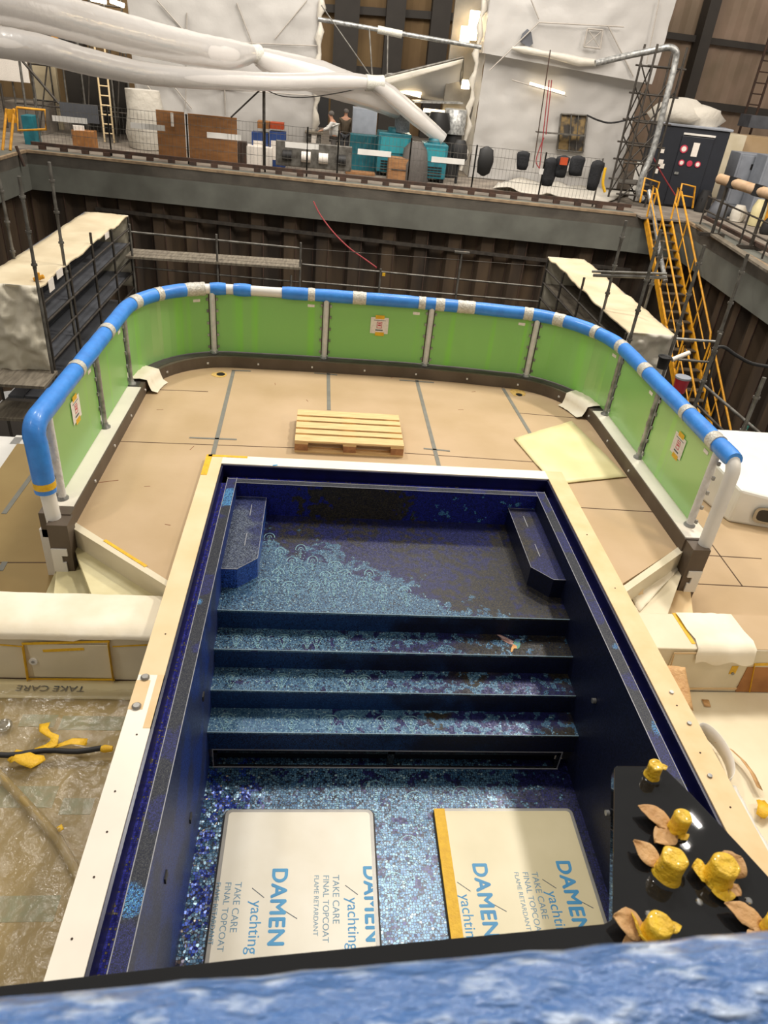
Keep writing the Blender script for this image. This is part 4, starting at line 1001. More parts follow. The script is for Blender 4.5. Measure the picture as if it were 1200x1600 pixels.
# ================================================================= DRY DOCK: quay, coping, sheet piles
A = V((-9.98, 26.98, 0)); B0 = V((10.35, 24.76, 0)); C0 = V((11.95, 24.4, 0)); D0 = V((11.1, 13.0, 0)); L0 = V((-10.6, 6, 0))
mb = MB(); mb.prism([A[:2], B0[:2], C0[:2], (40, 24.4), (40, 52), (-40, 52), (-40, 26.98)], -.4, -.02)
mb.prism([C0[:2], D0[:2], (40, 13), (40, 24.4)], -.4, -.02); mb.prism([A[:2], (-40, 26.98), (-40, 6), L0[:2]], -.4, -.02)
struct('floor_quay', mb, 'quay')
def coping(name, a, b, side, zb=-1.2):
    d = (b-a).normalized(); n = V((-d.y, d.x, 0))*side
    mb = MB(); mb.prism([a[:2], b[:2], (b+n*.6)[:2], (a+n*.6)[:2]], zb, -.001); struct(name, mb, 'concrete')
    mb = MB(); mb.prism([(a-n*.02)[:2], (b-n*.02)[:2], (b+n*.10)[:2], (a+n*.10)[:2]], -.06, .02); struct(name.replace('wall', 'trim'), mb, 'coping_edge')
coping('wall_coping_back', A, B0, 1); coping('wall_coping_right', C0, D0, 1); coping('wall_coping_left', L0, A, 1)
mb = MB(); mb.prism([B0[:2], C0[:2], (11.95, 25.2), (10.35, 25.4)], -1.2, -.02); struct('wall_coping_corner', mb, 'concrete')
def piles(name, a, b, side, z0=-7, z1=-1.2, off=.28):
    d = (b-a); L_ = d.length; d.normalize(); n = V((-d.y, d.x, 0))*side; a = a+n*off
    mb = MB(); pts = []; s = 0; per = 1.15
    while s < L_:
        for (ds, o) in ((0, 0), (.42, 0), (.56, .26), (1.0, .26)):
            if s+ds < L_: pts.append(a+d*(s+ds)+n*o)
        s += per
    pts.append(b+n*off); vs = []
    for p in pts: vs += [V((p.x, p.y, z0)), V((p.x, p.y, z1))]
    mb.add(vs, [(2*i, 2*i+2, 2*i+3, 2*i+1) for i in range(len(pts)-1)]); o = struct(name, mb, 'pile'); s = o.modifiers.new('thick', 'SOLIDIFY'); s.thickness = .02
    # lock joints and a waling ledge
    mb = MB()
    for i in range(1, len(pts)-1, 2): mb.bar((pts[i].x-n.x*.02, pts[i].y-n.y*.02, z0), (pts[i].x-n.x*.02, pts[i].y-n.y*.02, z1), .03)
    struct(name.replace('wall', 'trim_lock'), mb, 'rust')
piles('wall_pile_back', A-V((.6, 0, 0)), V((12.7, 24.45, 0)), 1); piles('wall_pile_right', C0, D0, 1); piles('wall_pile_left', L0, A+V((0, .6, 0)), 1)
mb = MB(); a, b = Py(150, 326, 26.9), Py(985, 422, 24.9); mb.bar(a, b, .12, .10); struct('trim_waling_back', mb, 'galv_dark')
mb = MB(); mb.prism([(-10.8, 3), (-10.2, 27.5), (12.4, 25), (11.6, 3)], -7.2, -7.0); struct('floor_dock', mb, 'dockfloor')
# guard kerb along the quay edge on short brackets
mb = MB(); off = V((0, .62, 0)); a = A+off+V((0, 0, .16)); b = B0+off+V((0, 0, .16)); mb.bar(a, b, .12, .10)
for i in range(28):
    p = a.lerp(b, (i+.5)/28); mb.box((p.x, p.y-.05, .05), (.22, .12, .14))
struct('trim_guard_kerb', mb, 'rust')
mb = MB(); a = C0+V((.6, 0, .16)); b = D0+V((.6, 0, .16)); mb.bar(a, b, .12, .1); struct('trim_guard_kerb_right', mb, 'rust')

# hall walls
def hallwall(name, x0, x1, y, m):
    mb = MB(); vs = []; n = int((x1-x0)/.32)
    for i in range(n+1):
        x = x0+(x1-x0)*i/n; vs += [(x, y+(.05 if i % 2 else 0), -.1), (x, y+(.05 if i % 2 else 0), 17)]
    mb.add(vs, [(2*i, 2*i+2, 2*i+3, 2*i+1) for i in range(n)]); o = struct(name, mb, m); s = o.modifiers.new('t', 'SOLIDIFY'); s.thickness = .05
hallwall('wall_back', -40, 16, 46, 'hallwall_dim'); hallwall('wall_back_right', 13, 40, 38, 'hallwall')
def hcol(name, px, py, y, w_):
    q = Py(px, py, y); mb = MB(); mb.b2((q.x-w_/2, y-.8, 0), (q.x+w_/2, y-.05, 17)); struct(name, mb, 'column')
hcol('trim_column_1', 540, 60, 46, 1.3); hcol('trim_column_2', 614, 60, 46, 1.0); hcol('trim_column_3', 683, 60, 46, 1.0); hcol('trim_column_4', 1086, 80, 38, .5); hcol('trim_column_5', 120, 60, 46, 1.0)
mb = MB(); mb.bar(Py(500, 12, 45.7), Py(760, 30, 45.7), .2, .35); mb.bar(Py(500, 112, 45.7), Py(740, 130, 45.7), .2, .8); struct('trim_girt_back', mb, 'column')
mb = MB(); mb.bar(Py(1020, 52, 37.8), Py(1230, 80, 37.8), .2, .25); mb.bar(Py(1070, 160, 37.8), Py(1230, 180, 37.8), .2, .3); struct('trim_girt_right', mb, 'column')

# ================================================================= small builders for the far side
def poleat(top, base, zb, r=.028, zdown=-5.0, name='scaffold_pole', label='', group=None, m='galv', coup=3):
    b = Gz(*base, zb); t = Py(*top, b.y); o = None
    P = thing(name, label, 'scaffold pole', (b.x, b.y, zdown), group)
    mb = MB(); mb.tube([(b.x, b.y, zdown), (b.x, b.y, t.z)], r, 8); part('tube', mb, m, P)
    for i in range(coup):
        z = t.z-(i+.6)*.5; mb = MB(); mb.lathe((b.x, b.y, z), [(r*1.8, 0), (r*1.8, .03)], 8); mb.lathe((b.x, b.y, z-.05), [(r*1.2, 0), (r*1.2, .13)], 8); part('rosette', mb, m, P)
    return P
def tubething(name, a, b, r, m, label, cat='scaffold tube', group=None, z=None):
    mb = MB(); mb.tube([a, b], r, 8); return solo(name, mb, m, label, cat, group)
def pbox(name, p0, p1, y, depth, m, label, cat, bevel=.01, group=None, ground=False):
    """upright box whose front face spans two pixels (top left, bottom right) at depth y"""
    a, b = Py(*p0, y), Py(*p1, y); mb = MB(); mb.b2((a.x, y, -.02 if (b.z < .75 or ground) else b.z), (b.x, y+depth, a.z)); return solo(name, mb, m, label, cat, group, bevel)

# ---- wrapped scaffold boxes beside the bow
def wrapbox(x0, x1, ya, yb, z1, zb, side, label):
    t = thing('wrapped_scaffold', label, 'scaffold', ((x0+x1)/2, (ya+yb)/2, zb))
    mb = MB(); mb.quadgrid((x0, ya, z1), (x1, ya, z1), (x1, yb, z1), (x0, yb, z1), 10, 40, .05, 1.6, 3, .02); part('cover_sheet', mb, 'cover', t)
    mb = MB(); mb.quadgrid((x0, ya-.02, zb), (x1, ya-.02, zb), (x1, ya-.02, z1+.02), (x0, ya-.02, z1+.02), 30, 40, .16, 3.2, 9, .012, edge=False); part('end_sheet', mb, 'greywrap' if side > 0 else 'whitebag', t)
    mb = MB(); mb.quadgrid((x0, yb, zb), (x1, yb, zb), (x1, yb, z1), (x0, yb, z1), 8, 10, .06, 2, 5, .012, edge=False); part('end_sheet', mb, 'greywrap', t)
    xo = x0 if side > 0 else x1; xi = x1 if side > 0 else x0
    mb = MB(); mb.quadgrid((xo, ya, zb), (xo, yb, zb), (xo, yb, z1), (xo, ya, z1), 30, 8, .05, 1.5, 6, .01, edge=False); part('side_sheet', mb, 'greysheet', t)
    for k, z in enumerate((z1-.62, z1-1.3, z1-2.0)):
        for j in range(3):
            xx = x0+.06+(x1-x0-.12)*(j+.5)/3; mb = MB(); mb.b2((xx-.13, ya+.1, z-.05), (xx+.13, yb-.05, z)); part('deck_plank', mb, 'greysheet' if side > 0 else 'plank', t)
        mb = MB(); mb.tube([(xi, ya+.05, z+.02), (xi, yb, z+.02)], .024, 8); part('ledger', mb, 'galv_dark', t)
        mb = MB(); mb.tube([(xi, ya+.05, z+.34), (xi, yb, z+.34)], .022, 8); part('ledger', mb, 'galv_dark', t)
    for k in range(5):
        y = ya+.06+(yb-ya-.1)*k/4
        mb = MB(); mb.tube([(xi, y, -5), (xi, y, z1-.02+(.25 if k in (2,) else 0))], .026, 8); part('upright', mb, 'galv_dark', t)
        mb = MB(); mb.tube([(xo, y, -5), (xo, y, z1-.03)], .026, 8); part('upright', mb, 'galv_dark', t)
    return t
WL = wrapbox(-5.55, -4.58, 12.0, 18.0, .04, -1.6, 1, 'cream covered wrapped scaffold platform left of the bow')
WR = wrapbox(5.32, 6.22, 11.75, 17.2, .04, -1.2, -1, 'cream covered wrapped scaffold platform right of the bow')
for px, py in ((90, 432), (78, 444)):
    pass
def tag_note(name, px, py, x, w_, h_, label):
    q = Pxx(px, py, x); mb = MB(); mb.b2((x, q.y-w_/2, q.z-h_/2), (x+.006, q.y+w_/2, q.z+h_/2)); solo(name, mb, 'paper', label, 'paper', 'papers on the left wrapped scaffold')
tag_note('paper_note', 80, 445, -4.55, .26, .2, 'white paper note nearest the front edge of the left wrapped scaffold')
tag_note('paper_note', 93, 427, -4.55, .32, .14, 'long white paper strip second from the front of the left wrapped scaffold')
tag_note('paper_note', 167, 368, -4.55, .3, .12, 'small white paper near the far end of the left wrapped scaffold')
q = Gz(53, 437, .05); mb = MB(); mb.tube([q, q+V((.16, .02, .06))], .035, 8); mb.tube([q+V((.08, 0, 0)), q+V((.08, 0, .12))], .03, 8); solo('orange_clamp', mb, 'yellowpaint', 'orange clamp on the front corner of the left wrapped scaffold', 'clamp')

# ---- free standing scaffold poles
G1 = 'scaffold poles around the bow'
b1 = Gz(107, 452, .04)
poleat((27, 275), (60, 452), .04, label='grey scaffold pole standing at the near corner of the left wrapped scaffold', group=G1)
poleat((76, 253), (101, 415), .04, label='tallest grey scaffold pole crossing the cover of the left wrapped scaffold', group=G1, coup=4)
poleat((-4, 270), (22, 405), .04, label='scaffold pole at the left picture edge', group=G1)
poleat((982, 345), (943, 483), .04, label='scaffold pole at the middle of the right wrapped scaffold', group=G1)
poleat((1043, 360), (985, 527), .04, label='scaffold pole at the near left corner of the right wrapped scaffold', group=G1, coup=4)
poleat((1047, 378), (1007, 483), .04, label='scaffold pole behind the near end of the right wrapped scaffold', group=G1, coup=2)
poleat((1101, 383), (1053, 533), .04, label='scaffold pole right of the near end of the right wrapped scaffold', group=G1, coup=3)
poleat((1170, 397), (1118, 540), .04, label='rightmost scaffold pole in front of the right dock wall', group=G1, coup=4)
poleat((1107, 520), (1098, 600), -.3, label='lower scaffold pole beside the yellow stair foot', group=G1, coup=2)
poleat((1195, 590), (1150, 700), -.5, label='scaffold pole at the right picture edge above the white fairing', group=G1, coup=2)
G2 = 'scaffold tubes linking the right poles'
tubething('scaffold_tube', Py(925, 424, 13.3), Py(1042, 428, 12.6), .024, 'galv', 'upper of two parallel tubes behind the right wrapped scaffold', group=G2)
tubething('scaffold_tube', Py(927, 430, 13.3), Py(1042, 434, 12.6), .03, 'galv', 'lower of two parallel tubes behind the right wrapped scaffold', group=G2)
tubething('scaffold_tube', Py(1055, 529, 11.6), Py(1120, 534, 11.5), .024, 'steel', 'pale short tube joining the two rightmost poles', group=G2)
tubething('scaffold_tube', Py(1094, 597, 11.0), Py(1205, 692, 8.6), .024, 'galv', 'long tube sloping down to the right above the white fairing', group=G2)
tubething('scaffold_tube', Py(1110, 672, 10.2), Py(1188, 677, 10), .024, 'galv', 'level tube under the green rope', group=G2)
tubething('scaffold_tube', Py(1060, 562, 11.2), Py(1110, 566, 11.2), .022, 'galv', 'short level tube beside the red bucket', group=G2)
tubething('scaffold_tube', Py(1088, 632, 10.6), Py(1180, 722, 9), .022, 'galv_dark', 'lower parallel sloping tube above the white fairing', group=G2)
tubething('scaffold_tube', Py(1120, 540, 11.5), Py(1088, 690, 11.5), .022, 'galv_dark', 'dark slanted brace below the rightmost pole', group=G2)
def ropething(name, pts, y, r, m, label, cat):
    P = [Py(p[0], p[1], p[2] if len(p) > 2 else y) for p in pts]; Q = []
    for i in range(len(P)-1):                      # smooth
        p0, p1, p2, p3 = P[max(i-1, 0)], P[i], P[i+1], P[min(i+2, len(P)-1)]
        for k in range(5):
            t = k/5; Q.append(.5*((2*p1)+(p2-p0)*t+(2*p0-5*p1+4*p2-p3)*t*t+(3*p1-p0-3*p2+p3)*t**3))
    Q.append(P[-1]); mb = MB(); mb.tube(Q, r, 8); return solo(name, mb, m, label, cat)
ropething('black_hose', [(1112, 545), (1130, 542), (1150, 555), (1175, 568), (1210, 574)], 11.3, .03, 'rubber', 'thick black hose looping to the right picture edge', 'hose')
ropething('green_rope', [(1146, 700), (1160, 680), (1172, 664), (1180, 672), (1188, 682), (1205, 692)], 9.4, .016, 'greenline', 'green rope knotted over the sloping tube above the white fairing', 'rope')
# red bucket, black pot and card tube at the end of the right wrapped scaffold
q = Py(1060, 612, 10.8); RB = thing('red_bucket', 'red bucket with a pale lid hanging beside the right wrapped scaffold', 'bucket', q)
mb = MB(); mb.lathe(q, [(.10, 0), (.12, .24)], 14); part('body', mb, 'red', RB); mb = MB(); mb.lathe(q, [(.13, .24), (.13, .27)], 14); part('lid', mb, 'cabinetgrey', RB)
q = Gz(1034, 575, -.38); mb = MB(); mb.lathe(q, [(.09, 0), (.10, .18), (.115, .19), (.115, .21), (.09, .21), (.08, .19)], 16); solo('black_pot', mb, 'rubber', 'black pot at the near end of the right wrapped scaffold', 'pot')
tubething('card_tube', Py(1050, 562, 11.3), Py(1077, 551, 11.4), .04, 'paper', 'pale cardboard tube beside the black pot', 'tube')

# ---- access scaffold along the back of the dock
G3 = 'scaffold tubes behind the bow railing'; YS = 17.4
for i, (a, b, r, m, lab) in enumerate([((200, 362), (470, 388), .024, 'galv', 'top handrail tube of the left access walkway behind the bow'), ((207, 417), (470, 441), .022, 'galv', 'lower tube under the left access walkway behind the bow'),
        ((472, 413), (850, 449), .022, 'galv', 'upper of the two long tubes behind the middle of the bow'), ((472, 440), (850, 472), .022, 'galv', 'lower of the two long tubes behind the middle of the bow'), ((400, 383), (850, 416), .008, 'galv_dark', 'thin cable strung above the long tubes behind the bow')]):
    tubething('scaffold_tube', Py(*a, YS), Py(*b, YS), r, m, lab, group=G3)
mb = MB(); a, b = Py(198, 400, YS), Py(470, 418, YS)
for k in range(3): mb = MB(); mb.bar(a+V((0, .26*k, 0)), b+V((0, .26*k, 0)), .24, .05); solo('walkway_plank', mb, 'plank', ('front', 'middle', 'rear')[k]+' wooden plank of the access walkway behind the left glass panels', 'plank', 'walkway planks behind the bow')
G4 = 'short uprights of the walkway behind the bow'
for (t_, b_, lab) in (((202, 350), (205, 440), 'upright at the left end of the walkway, next to the wrapped scaffold'), ((338, 366), (341, 450), 'upright in the middle of the left walkway'), ((470, 379), (470, 452), 'upright at the right end of the left walkway'),
        ((595, 420), (596, 462), 'short upright with a yellow tag behind the bow'), ((722, 395), (716, 470), 'upright with a flat head behind the bow right of centre'), ((455, 430), (455, 455), 'very short upright stub behind the foam rail')):
    y = YS-.06; a, b = Py(*t_, y), Py(*b_, y); mb = MB(); mb.tube([(a.x, y, a.z), (a.x, y, -5)], .026, 8); o = solo('scaffold_upright', mb, 'galv', lab, 'scaffold pole', G4)
    if t_[0] == 722: mb = MB(); mb.box((a.x, y, a.z+.01), (.36, .1, .04)); part('head_plate', mb, 'galv', o)
    if t_[0] == 595: mb = MB(); mb.box((a.x+.08, y-.03, a.z-.12), (.07, .02, .07)); part('tag', mb, 'yellowtape', o)
ropething('red_hose', [(490, 315, 24.5), (500, 335, 23), (520, 362, 21), (545, 387, 19.5), (570, 405, 18.3), (588, 418, 17.4)], 20, .02, 'hose_red', 'thin red hose hanging from the quay down to the walkway tubes', 'hose')

# ---- yellow stair into the dock
YSx0, YSx1 = 10.62, 11.46
SY = thing('dock_stair', 'steep stair with yellow handrails leading from the quay into the dock', 'stairs', (11.04, 20.5, -7))
def sp(t, x, dz=0): return V((x, 24.5-t, -t*.7+dz))
for x in (YSx0, YSx1):
    mb = MB(); mb.bar(sp(0, x, -.1), sp(9.5, x, -.1), .06, .22); part('stringer', mb, 'yellowpaint', SY)
for k in range(32):
    t = .15+k*.29; mb = MB(); p = sp(t, 0, -.06); mb.b2((YSx0+.03, p.y-.12, p.z-.03), (YSx1-.03, p.y+.12, p.z)); part('tread', mb, 'treaddark', SY)
for x in (YSx0, YSx1):
    for (ta, tb) in ((0, 4.7), (5.1, 9.3)):
        mb = MB(); mb.tube([sp(ta, x, .0), sp(ta, x, .95)+V((0, .1, 0)), sp(ta+.2, x, 1.0), sp(tb, x, 1.0), sp(tb+.15, x, .8), sp(tb+.15, x, .0)], .032, 8); part('handrail', mb, 'yellowpaint', SY)
        mb = MB(); mb.tube([sp(ta, x, .5), sp(tb, x, .5)], .022, 8); part('mid_rail', mb, 'yellowpaint', SY)
    for t in (1.2, 2.4, 3.6, 6.2, 7.4, 8.6):
        mb = MB(); mb.tube([sp(t, x, 0), sp(t, x, 1.0)], .022, 8); part('baluster', mb, 'yellowpaint', SY)
mb = MB(); mb.b2((10.4, 24.4, -.06), (11.9, 25.3, .0)); part('landing', mb, 'quay', SY)
# yellow gates at the stair head
def gate(name, pts, y, label):
    P = [Py(*p, y) for p in pts]; mb = MB(); mb.tube(P, .035, 8); t = solo(name, mb, 'yellowpaint', label, 'guard rail'); 
    mb = MB(); a = (P[0]+P[1])/2; b = (P[-1]+P[-2])/2; mb.tube([a, b], .025, 8); part('mid_rail', mb, 'yellowpaint', t)
gate('yellow_guard_rail', [(1000, 316), (1008, 278), (1030, 285), (1020, 322)], 25.2, 'yellow guard rail left of the dock stair head')
gate('yellow_guard_rail', [(1058, 322), (1066, 287), (1086, 292), (1082, 325)], 25.0, 'yellow guard rail right of the dock stair head')
mb = MB(); a, b = Py(1012, 298, 25.4), Py(1012, 350, 24.3); mb.tube([a, a+(b-a)*.5+V((.05, 0, 0)), b], .12, 10); 
P = [Py(1014, 298, 24.9), Py(1022, 340, 24.2), Py(1032, 400, 22.5), Py(1040, 440, 21.4)]; mb = MB(); mb.tube(P, .07, 10); solo('vent_pipe', mb, 'steel', 'pale pipe running down the left side of the dock stair', 'pipe')
mb = MB(); q = Gz(1040, 312, .05); mb.lathe(q, [(.28, 0), (.36, .12), (.25, .25), (.1, .28)], 14, wob=.8, sd=3); solo('blue_bag', mb, 'skyblue', 'crumpled blue plastic bag at the head of the dock stair', 'bag')

# ================================================================= QUAY: wrapped towers
def tower(nm, x0, x1, y0, y1, z1, label, hem=None):
    t = thing(nm, label, 'wrapped tower', ((x0+x1)/2, (y0+y1)/2, 0))
    mb = MB(); mb.quadgrid((x0, y0, 0), (x1, y0, 0), (x1, y0, z1), (x0, y0, z1), 50, 50, .10, .9, 2); mb.quadgrid((x1, y0, 0), (x1, y1, 0), (x1, y1, z1), (x1, y0, z1), 30, 50, .10, .9, 2); mb.quadgrid((x0, y1, 0), (x0, y0, 0), (x0, y0, z1), (x0, y1, z1), 30, 50, .10, .9, 2)
    part('wrap_film', mb, 'shrink', t)
    return t
TL = tower('wrapped_tower', -7.15, -.52, 30.8, 36, 8, 'tall white shrink wrapped tower left of the gap on the quay')
for (a, b) in (((245, 0), (298, 60)), ((430, 60), (480, 0)), ((210, 110), (252, 160)), ((255, 115), (300, 170)), ((370, 5), (395, 70)), ((292, 20), (290, 170)), ((350, 90), (352, 180)), ((205, 60), (500, 72)), ((210, 130), (495, 150))):
    mb = MB(); mb.tube([Py(*a, 30.71), Py(*b, 30.71)], .022, 6); part('seam', mb, M['seam'] if 'seam' in M else M.setdefault('seam', mat('seam_grey', '#a39c93', .6)), TL)
mb = MB(); P = [Py(502-i*.6+2*math.sin(i*2.1), i*12, 30.7) for i in range(21)]; mb.tube(P, [.10+.05*math.sin(i*1.7) for i in range(21)], 8); part('gathered_edge', mb, 'whitebag', TL)
TR = tower('wrapped_tower', 5.55, 11.6, 30.4, 36, 4.4, 'large white shrink wrapped tower with an opening right of the gap on the quay')
mb = MB(); x0, x1 = 5.35, 12.0; mb.quadgrid((x0, 29.9, 4.1), (x1-.2, 29.9, 3.7), (x1, 29.9, 9), (x0, 29.9, 9), 40, 30, .12, .9, 8); mb.quadgrid((x1-.2, 29.9, 3.7), (x1-.2, 36, 3.7), (x1, 36, 9), (x1, 29.9, 9), 20, 30, .1, .9, 8); mb.quadgrid((x0, 36, 4.1), (x0, 29.9, 4.1), (x0, 29.9, 9), (x0, 36, 9), 20, 30, .1, .9, 8); part('upper_wrap', mb, 'shrink', TR)
mb = MB(); P = [Py(x, y, 29.75) for x, y in ((800, 75), (820, 78), (850, 84), (880, 90), (905, 96), (935, 98), (960, 92))]; mb.tube(P, [.06, .12, .09, .13, .15, .10, .06], 8); part('hem_roll', mb, 'whitebag', TR)
mb = MB(); P = [Py(756-i*1.8+2.5*math.sin(i*1.9), i*14, 30.2) for i in range(20)]; mb.tube(P, [.09+.05*math.sin(i*2.3) for i in range(20)], 8); part('gathered_edge', mb, 'whitebag', TR)
for (a, b) in (((830, 0), (842, 30)), ((842, 35), (765, 110)), ((842, 35), (975, 42)), ((950, 40), (990, 120)), ((1030, 0), (1010, 100)), ((885, 150), (800, 125))):
    mb = MB(); mb.tube([Py(*a, 29.72), Py(*b, 29.72)], .022, 6); part('seam', mb, M['seam'], TR)
fr = MB(); P = [Py(*p, 29.7) for p in ((918, 45), (942, 47), (938, 76), (912, 73))]
for i in range(4): fr.tube([P[i], P[(i+1) % 4]], .03, 6)
fr.tube([P[0], P[2]], .015, 6); fr.tube([P[1], P[3]], .015, 6); part('taped_window', fr, M['seam'], TR)
mb = MB(); q = Py(824, 63, 29.78); mb.lathe((0, 0, 0), [(.01, 0), (.01, .01)], 6); mb = MB(); P = [Py(*p, 29.76) for p in ((812, 65), (816, 53), (824, 45), (830, 50), (833, 68), (826, 74))]; mb.add(P+[p+V((0, .03, 0)) for p in P], [list(range(6)), list(range(6, 12))[::-1]]+[[i, (i+1) % 6, (i+1) % 6+6, i+6] for i in range(6)]); part('dark_flap', mb, 'greysheet', TR)
# opening with lit interior
P = [Py(*p, 30.28) for p in ((876, 178), (917, 180), (910, 238), (870, 234))]; mb = MB(); mb.add(P+[p+V((0, .05, 0)) for p in P], [(0, 1, 2, 3), (7, 6, 5, 4)]+[(i, (i+1) % 4, (i+1) % 4+4, i+4) for i in range(4)]); op = part('opening', mb, mat('lit_interior', '#86704a', .8, col2='#3e3a36', scale=2.2, thr=(.45, .55)), TR)
mb = MB()
for i in range(4): mb.tube([P[i]+V((0, -.05, 0)), P[(i+1) % 4]+V((0, -.05, 0))], .035, 6)
mb.tube([Py(893, 178, 30.2), Py(889, 236, 30.2)], .03, 6); mb.tube([Py(904, 180, 30.2), Py(900, 236, 30.2)], .02, 6); part('opening_frame', mb, 'galv', op)
mb = MB(); mb.bar(Py(838, 206, 30.0), Py(912, 212, 30.0), .3, .04); part('opening_shelf', mb, 'galv', op)
mb = MB(); a, b = Py(828, 130, 30.16), Py(882, 146, 30.16); mb.tube([a, b], .04, 8); part('lamp_tube', mb, 'lampwarm', TR)
# red hoses and thin masts on the right tower
for i, (a, b, lab) in enumerate([((860, 78), (833, 262), 'left of the dark red vertical hoses on the right tower'), ((858, 125), (843, 262), 'middle dark red vertical hose on the right tower'), ((862, 125), (853, 210), 'short red hose right of the others on the right tower')]):
    tubething('red_hose', Py(*a, 29.5), Py(*b, 29.5), .02, 'hose_red' if i else 'rust', lab, 'hose', 'red hoses on the right tower')
ropething('black_hose', [(850, 215), (842, 235), (838, 255), (850, 270)], 29.3, .02, 'hose_red', 'thin red hose curling at the foot of the right tower', 'hose')
ropething('black_cable', [(917, 180), (935, 188), (955, 192), (985, 186), (1010, 178)], 29, .03, 'black', 'black cable hanging from the opening in the right tower', 'cable')

# ---- plastic ducts
def duct(name, pts, rr, label, clamps=()):
    P = [Py(*p) for p in pts]; Q = []; R_ = []
    for i in range(len(P)-1):
        p0, p1, p2, p3 = P[max(i-1, 0)], P[i], P[i+1], P[min(i+2, len(P)-1)]
        for k in range(8):
            t = k/8; Q.append(.5*((2*p1)+(p2-p0)*t+(2*p0-5*p1+4*p2-p3)*t*t+(3*p1-p0-3*p2+p3)*t**3)); R_.append((rr[i]*(1-t)+rr[i+1]*t)*(1+.05*noise.noise(V((i*8+k, 0, 0))*.7)))
    Q.append(P[-1]); R_.append(rr[-1]); c = P[len(P)//2]
    T = thing(name, label, 'air duct', P[0], 'inflated plastic air ducts'); mb = MB(); mb.tube(Q, R_, 20, caps=False); part('film_tube', mb, 'ductfilm', T)
    for ci, r in clamps:
        mb = MB(); d = (P[min(ci+1, len(P)-1)]-P[ci-1]).normalized(); mb.tube([P[ci]-d*.3, P[ci]-d*.1, P[ci]+d*.12, P[ci]+d*.3], [r*1.08, r, r*1.03, r*1.1], 14); part('tape_collar', mb, 'tapeband', T)
    return T
duct('air_duct', [(-60, -10, 18), (60, 16, 20), (140, 38, 22), (220, 58, 24), (300, 76, 26), (360, 85, 27), (393, 84, 27.6), (402, 87, 27.8)], [.42, .44, .46, .46, .45, .42, .26, .24], 'thicker upper inflated plastic duct coming from the top left corner', [(6, .26)])
duct('air_duct', [(402, 88, 27.8), (430, 100, 28), (500, 122, 28.4), (570, 146, 28.7), (625, 170, 28.9)], [.26, .40, .52, .44, .34], 'wide sagging plastic duct running from the taped collar down to the grey elbow')
duct('air_duct', [(-40, 60, 18), (60, 76, 19.5), (140, 97, 21.5), (230, 115, 24), (330, 124, 26), (440, 128, 27.4), (540, 127, 28), (585, 130, 28.2)], [.30, .30, .30, .29, .28, .26, .26, .20], 'thinner lower inflated plastic duct crossing in front of the left tower', [(7, .24)])
duct('air_duct', [(585, 131, 28.2), (610, 148, 28.3), (650, 182, 28.4), (692, 218, 28.5)], [.22, .28, .28, .22], 'short bright plastic duct dropping steeply to the right teal machine', [])
# suspended steel pipe and hangers
sp_ = tubething('hanging_pipe', Py(497, 30, 29), Py(752, 74, 29), .07, 'steel', 'grey pipe hung across the gap between the two wrapped towers', 'pipe')
a, b = Py(590, 46, 28.98), Py(628, 54, 28.98); mb = MB(); mb.tube([a, b], .12, 10); part('pipe_joint', mb, 'tapeband', sp_)
for (a, b, r) in (((577, 45), (582, 125), .025), ((606, 52), (605, 118), .025), ((502, 8), (580, 120), .02)):
    tubething('hanger_rope', Py(*a, 28.9), Py(*b, 28.6), r, 'galv', {577: 'left short rope hanging from the grey pipe to the ducts', 606: 'right short rope hanging from the grey pipe', 502: 'long slanting rope from the left tower edge to the ducts'}[a[0]], 'rope', 'ropes holding the ducts')
ropething('slack_cable', [(415, 140, 27.7), (440, 150, 27.7), (480, 152, 27.9), (530, 145, 28), (575, 135, 28.1)], 28, .015, 'black', 'slack black cable under the lower duct', 'cable')
# canopy of sheet over the gap
CN = thing('film_canopy', 'translucent sheet canopy with bright lamps under it between the towers', 'canopy', Py(660, 200, 31.5))
P = [Py(*p) for p in ((592, 122, 30.8), (723, 90, 31.2), (718, 165, 32), (630, 152, 33))]; mb = MB(); mb.quadgrid(*P, 16, 16, .08, 1.2, 5, .01); part('sheet', mb, 'shrink', CN)
mb = MB(); mb.tube([P[0], P[1]], .05, 8); mb.tube([P[1], P[2]], .06, 8); part('frame', mb, 'galv', CN)
P = [Py(*p) for p in ((590, 124, 30.7), (724, 92, 31.1), (722, 99, 31.1), (600, 134, 30.7))]; mb = MB(); mb.quadgrid(*P, 12, 3, .03, 2, 5, .01); part('sheet_edge', mb, 'whitebag', CN)
mb = MB(); mb.bar(Py(612, 134, 32.2), Py(658, 146, 32.2), .12, .3); part('lamp', mb, 'lampwarm', CN)
mb = MB(); mb.bar(Py(662, 172, 31.5), Py(722, 178, 31.5), .1, .12); part('lamp', mb, 'lampwarm', CN)
mb = MB(); mb.bar(Py(645, 158, 31.4), Py(720, 160, 31.4), 1.2, .05); part('shelf', mb, 'steel', CN)
l = bpy.data.lights.new('gap_lamp', 'POINT'); l.energy = 60; l.color = (1, .88, .66); l.shadow_soft_size = .3; lo = bpy.data.objects.new('gap_lamp', l); COL.objects.link(lo); lo.location = Py(650, 170, 30.9)
q = Py(728, 28, 30.6)
for (px, py, w_, h_, lab) in ((740, 40, .35, .9, 'bright lamp behind film at the upper left edge of the right tower'), (727, 55, .35, .55, 'smaller bright lamp left of the upper lamp at the right tower edge'), (728, 132, .3, .3, 'round lamp low on the left edge of the right tower')):
    q = Py(px, py, 30.9); mb = MB(); mb.b2((q.x-w_/2, 30.9, q.z-h_/2), (q.x+w_/2, 31.0, q.z+h_/2)); solo('work_lamp', mb, 'lampwarm', lab, 'lamp', 'work lamps at the right tower edge', .02)
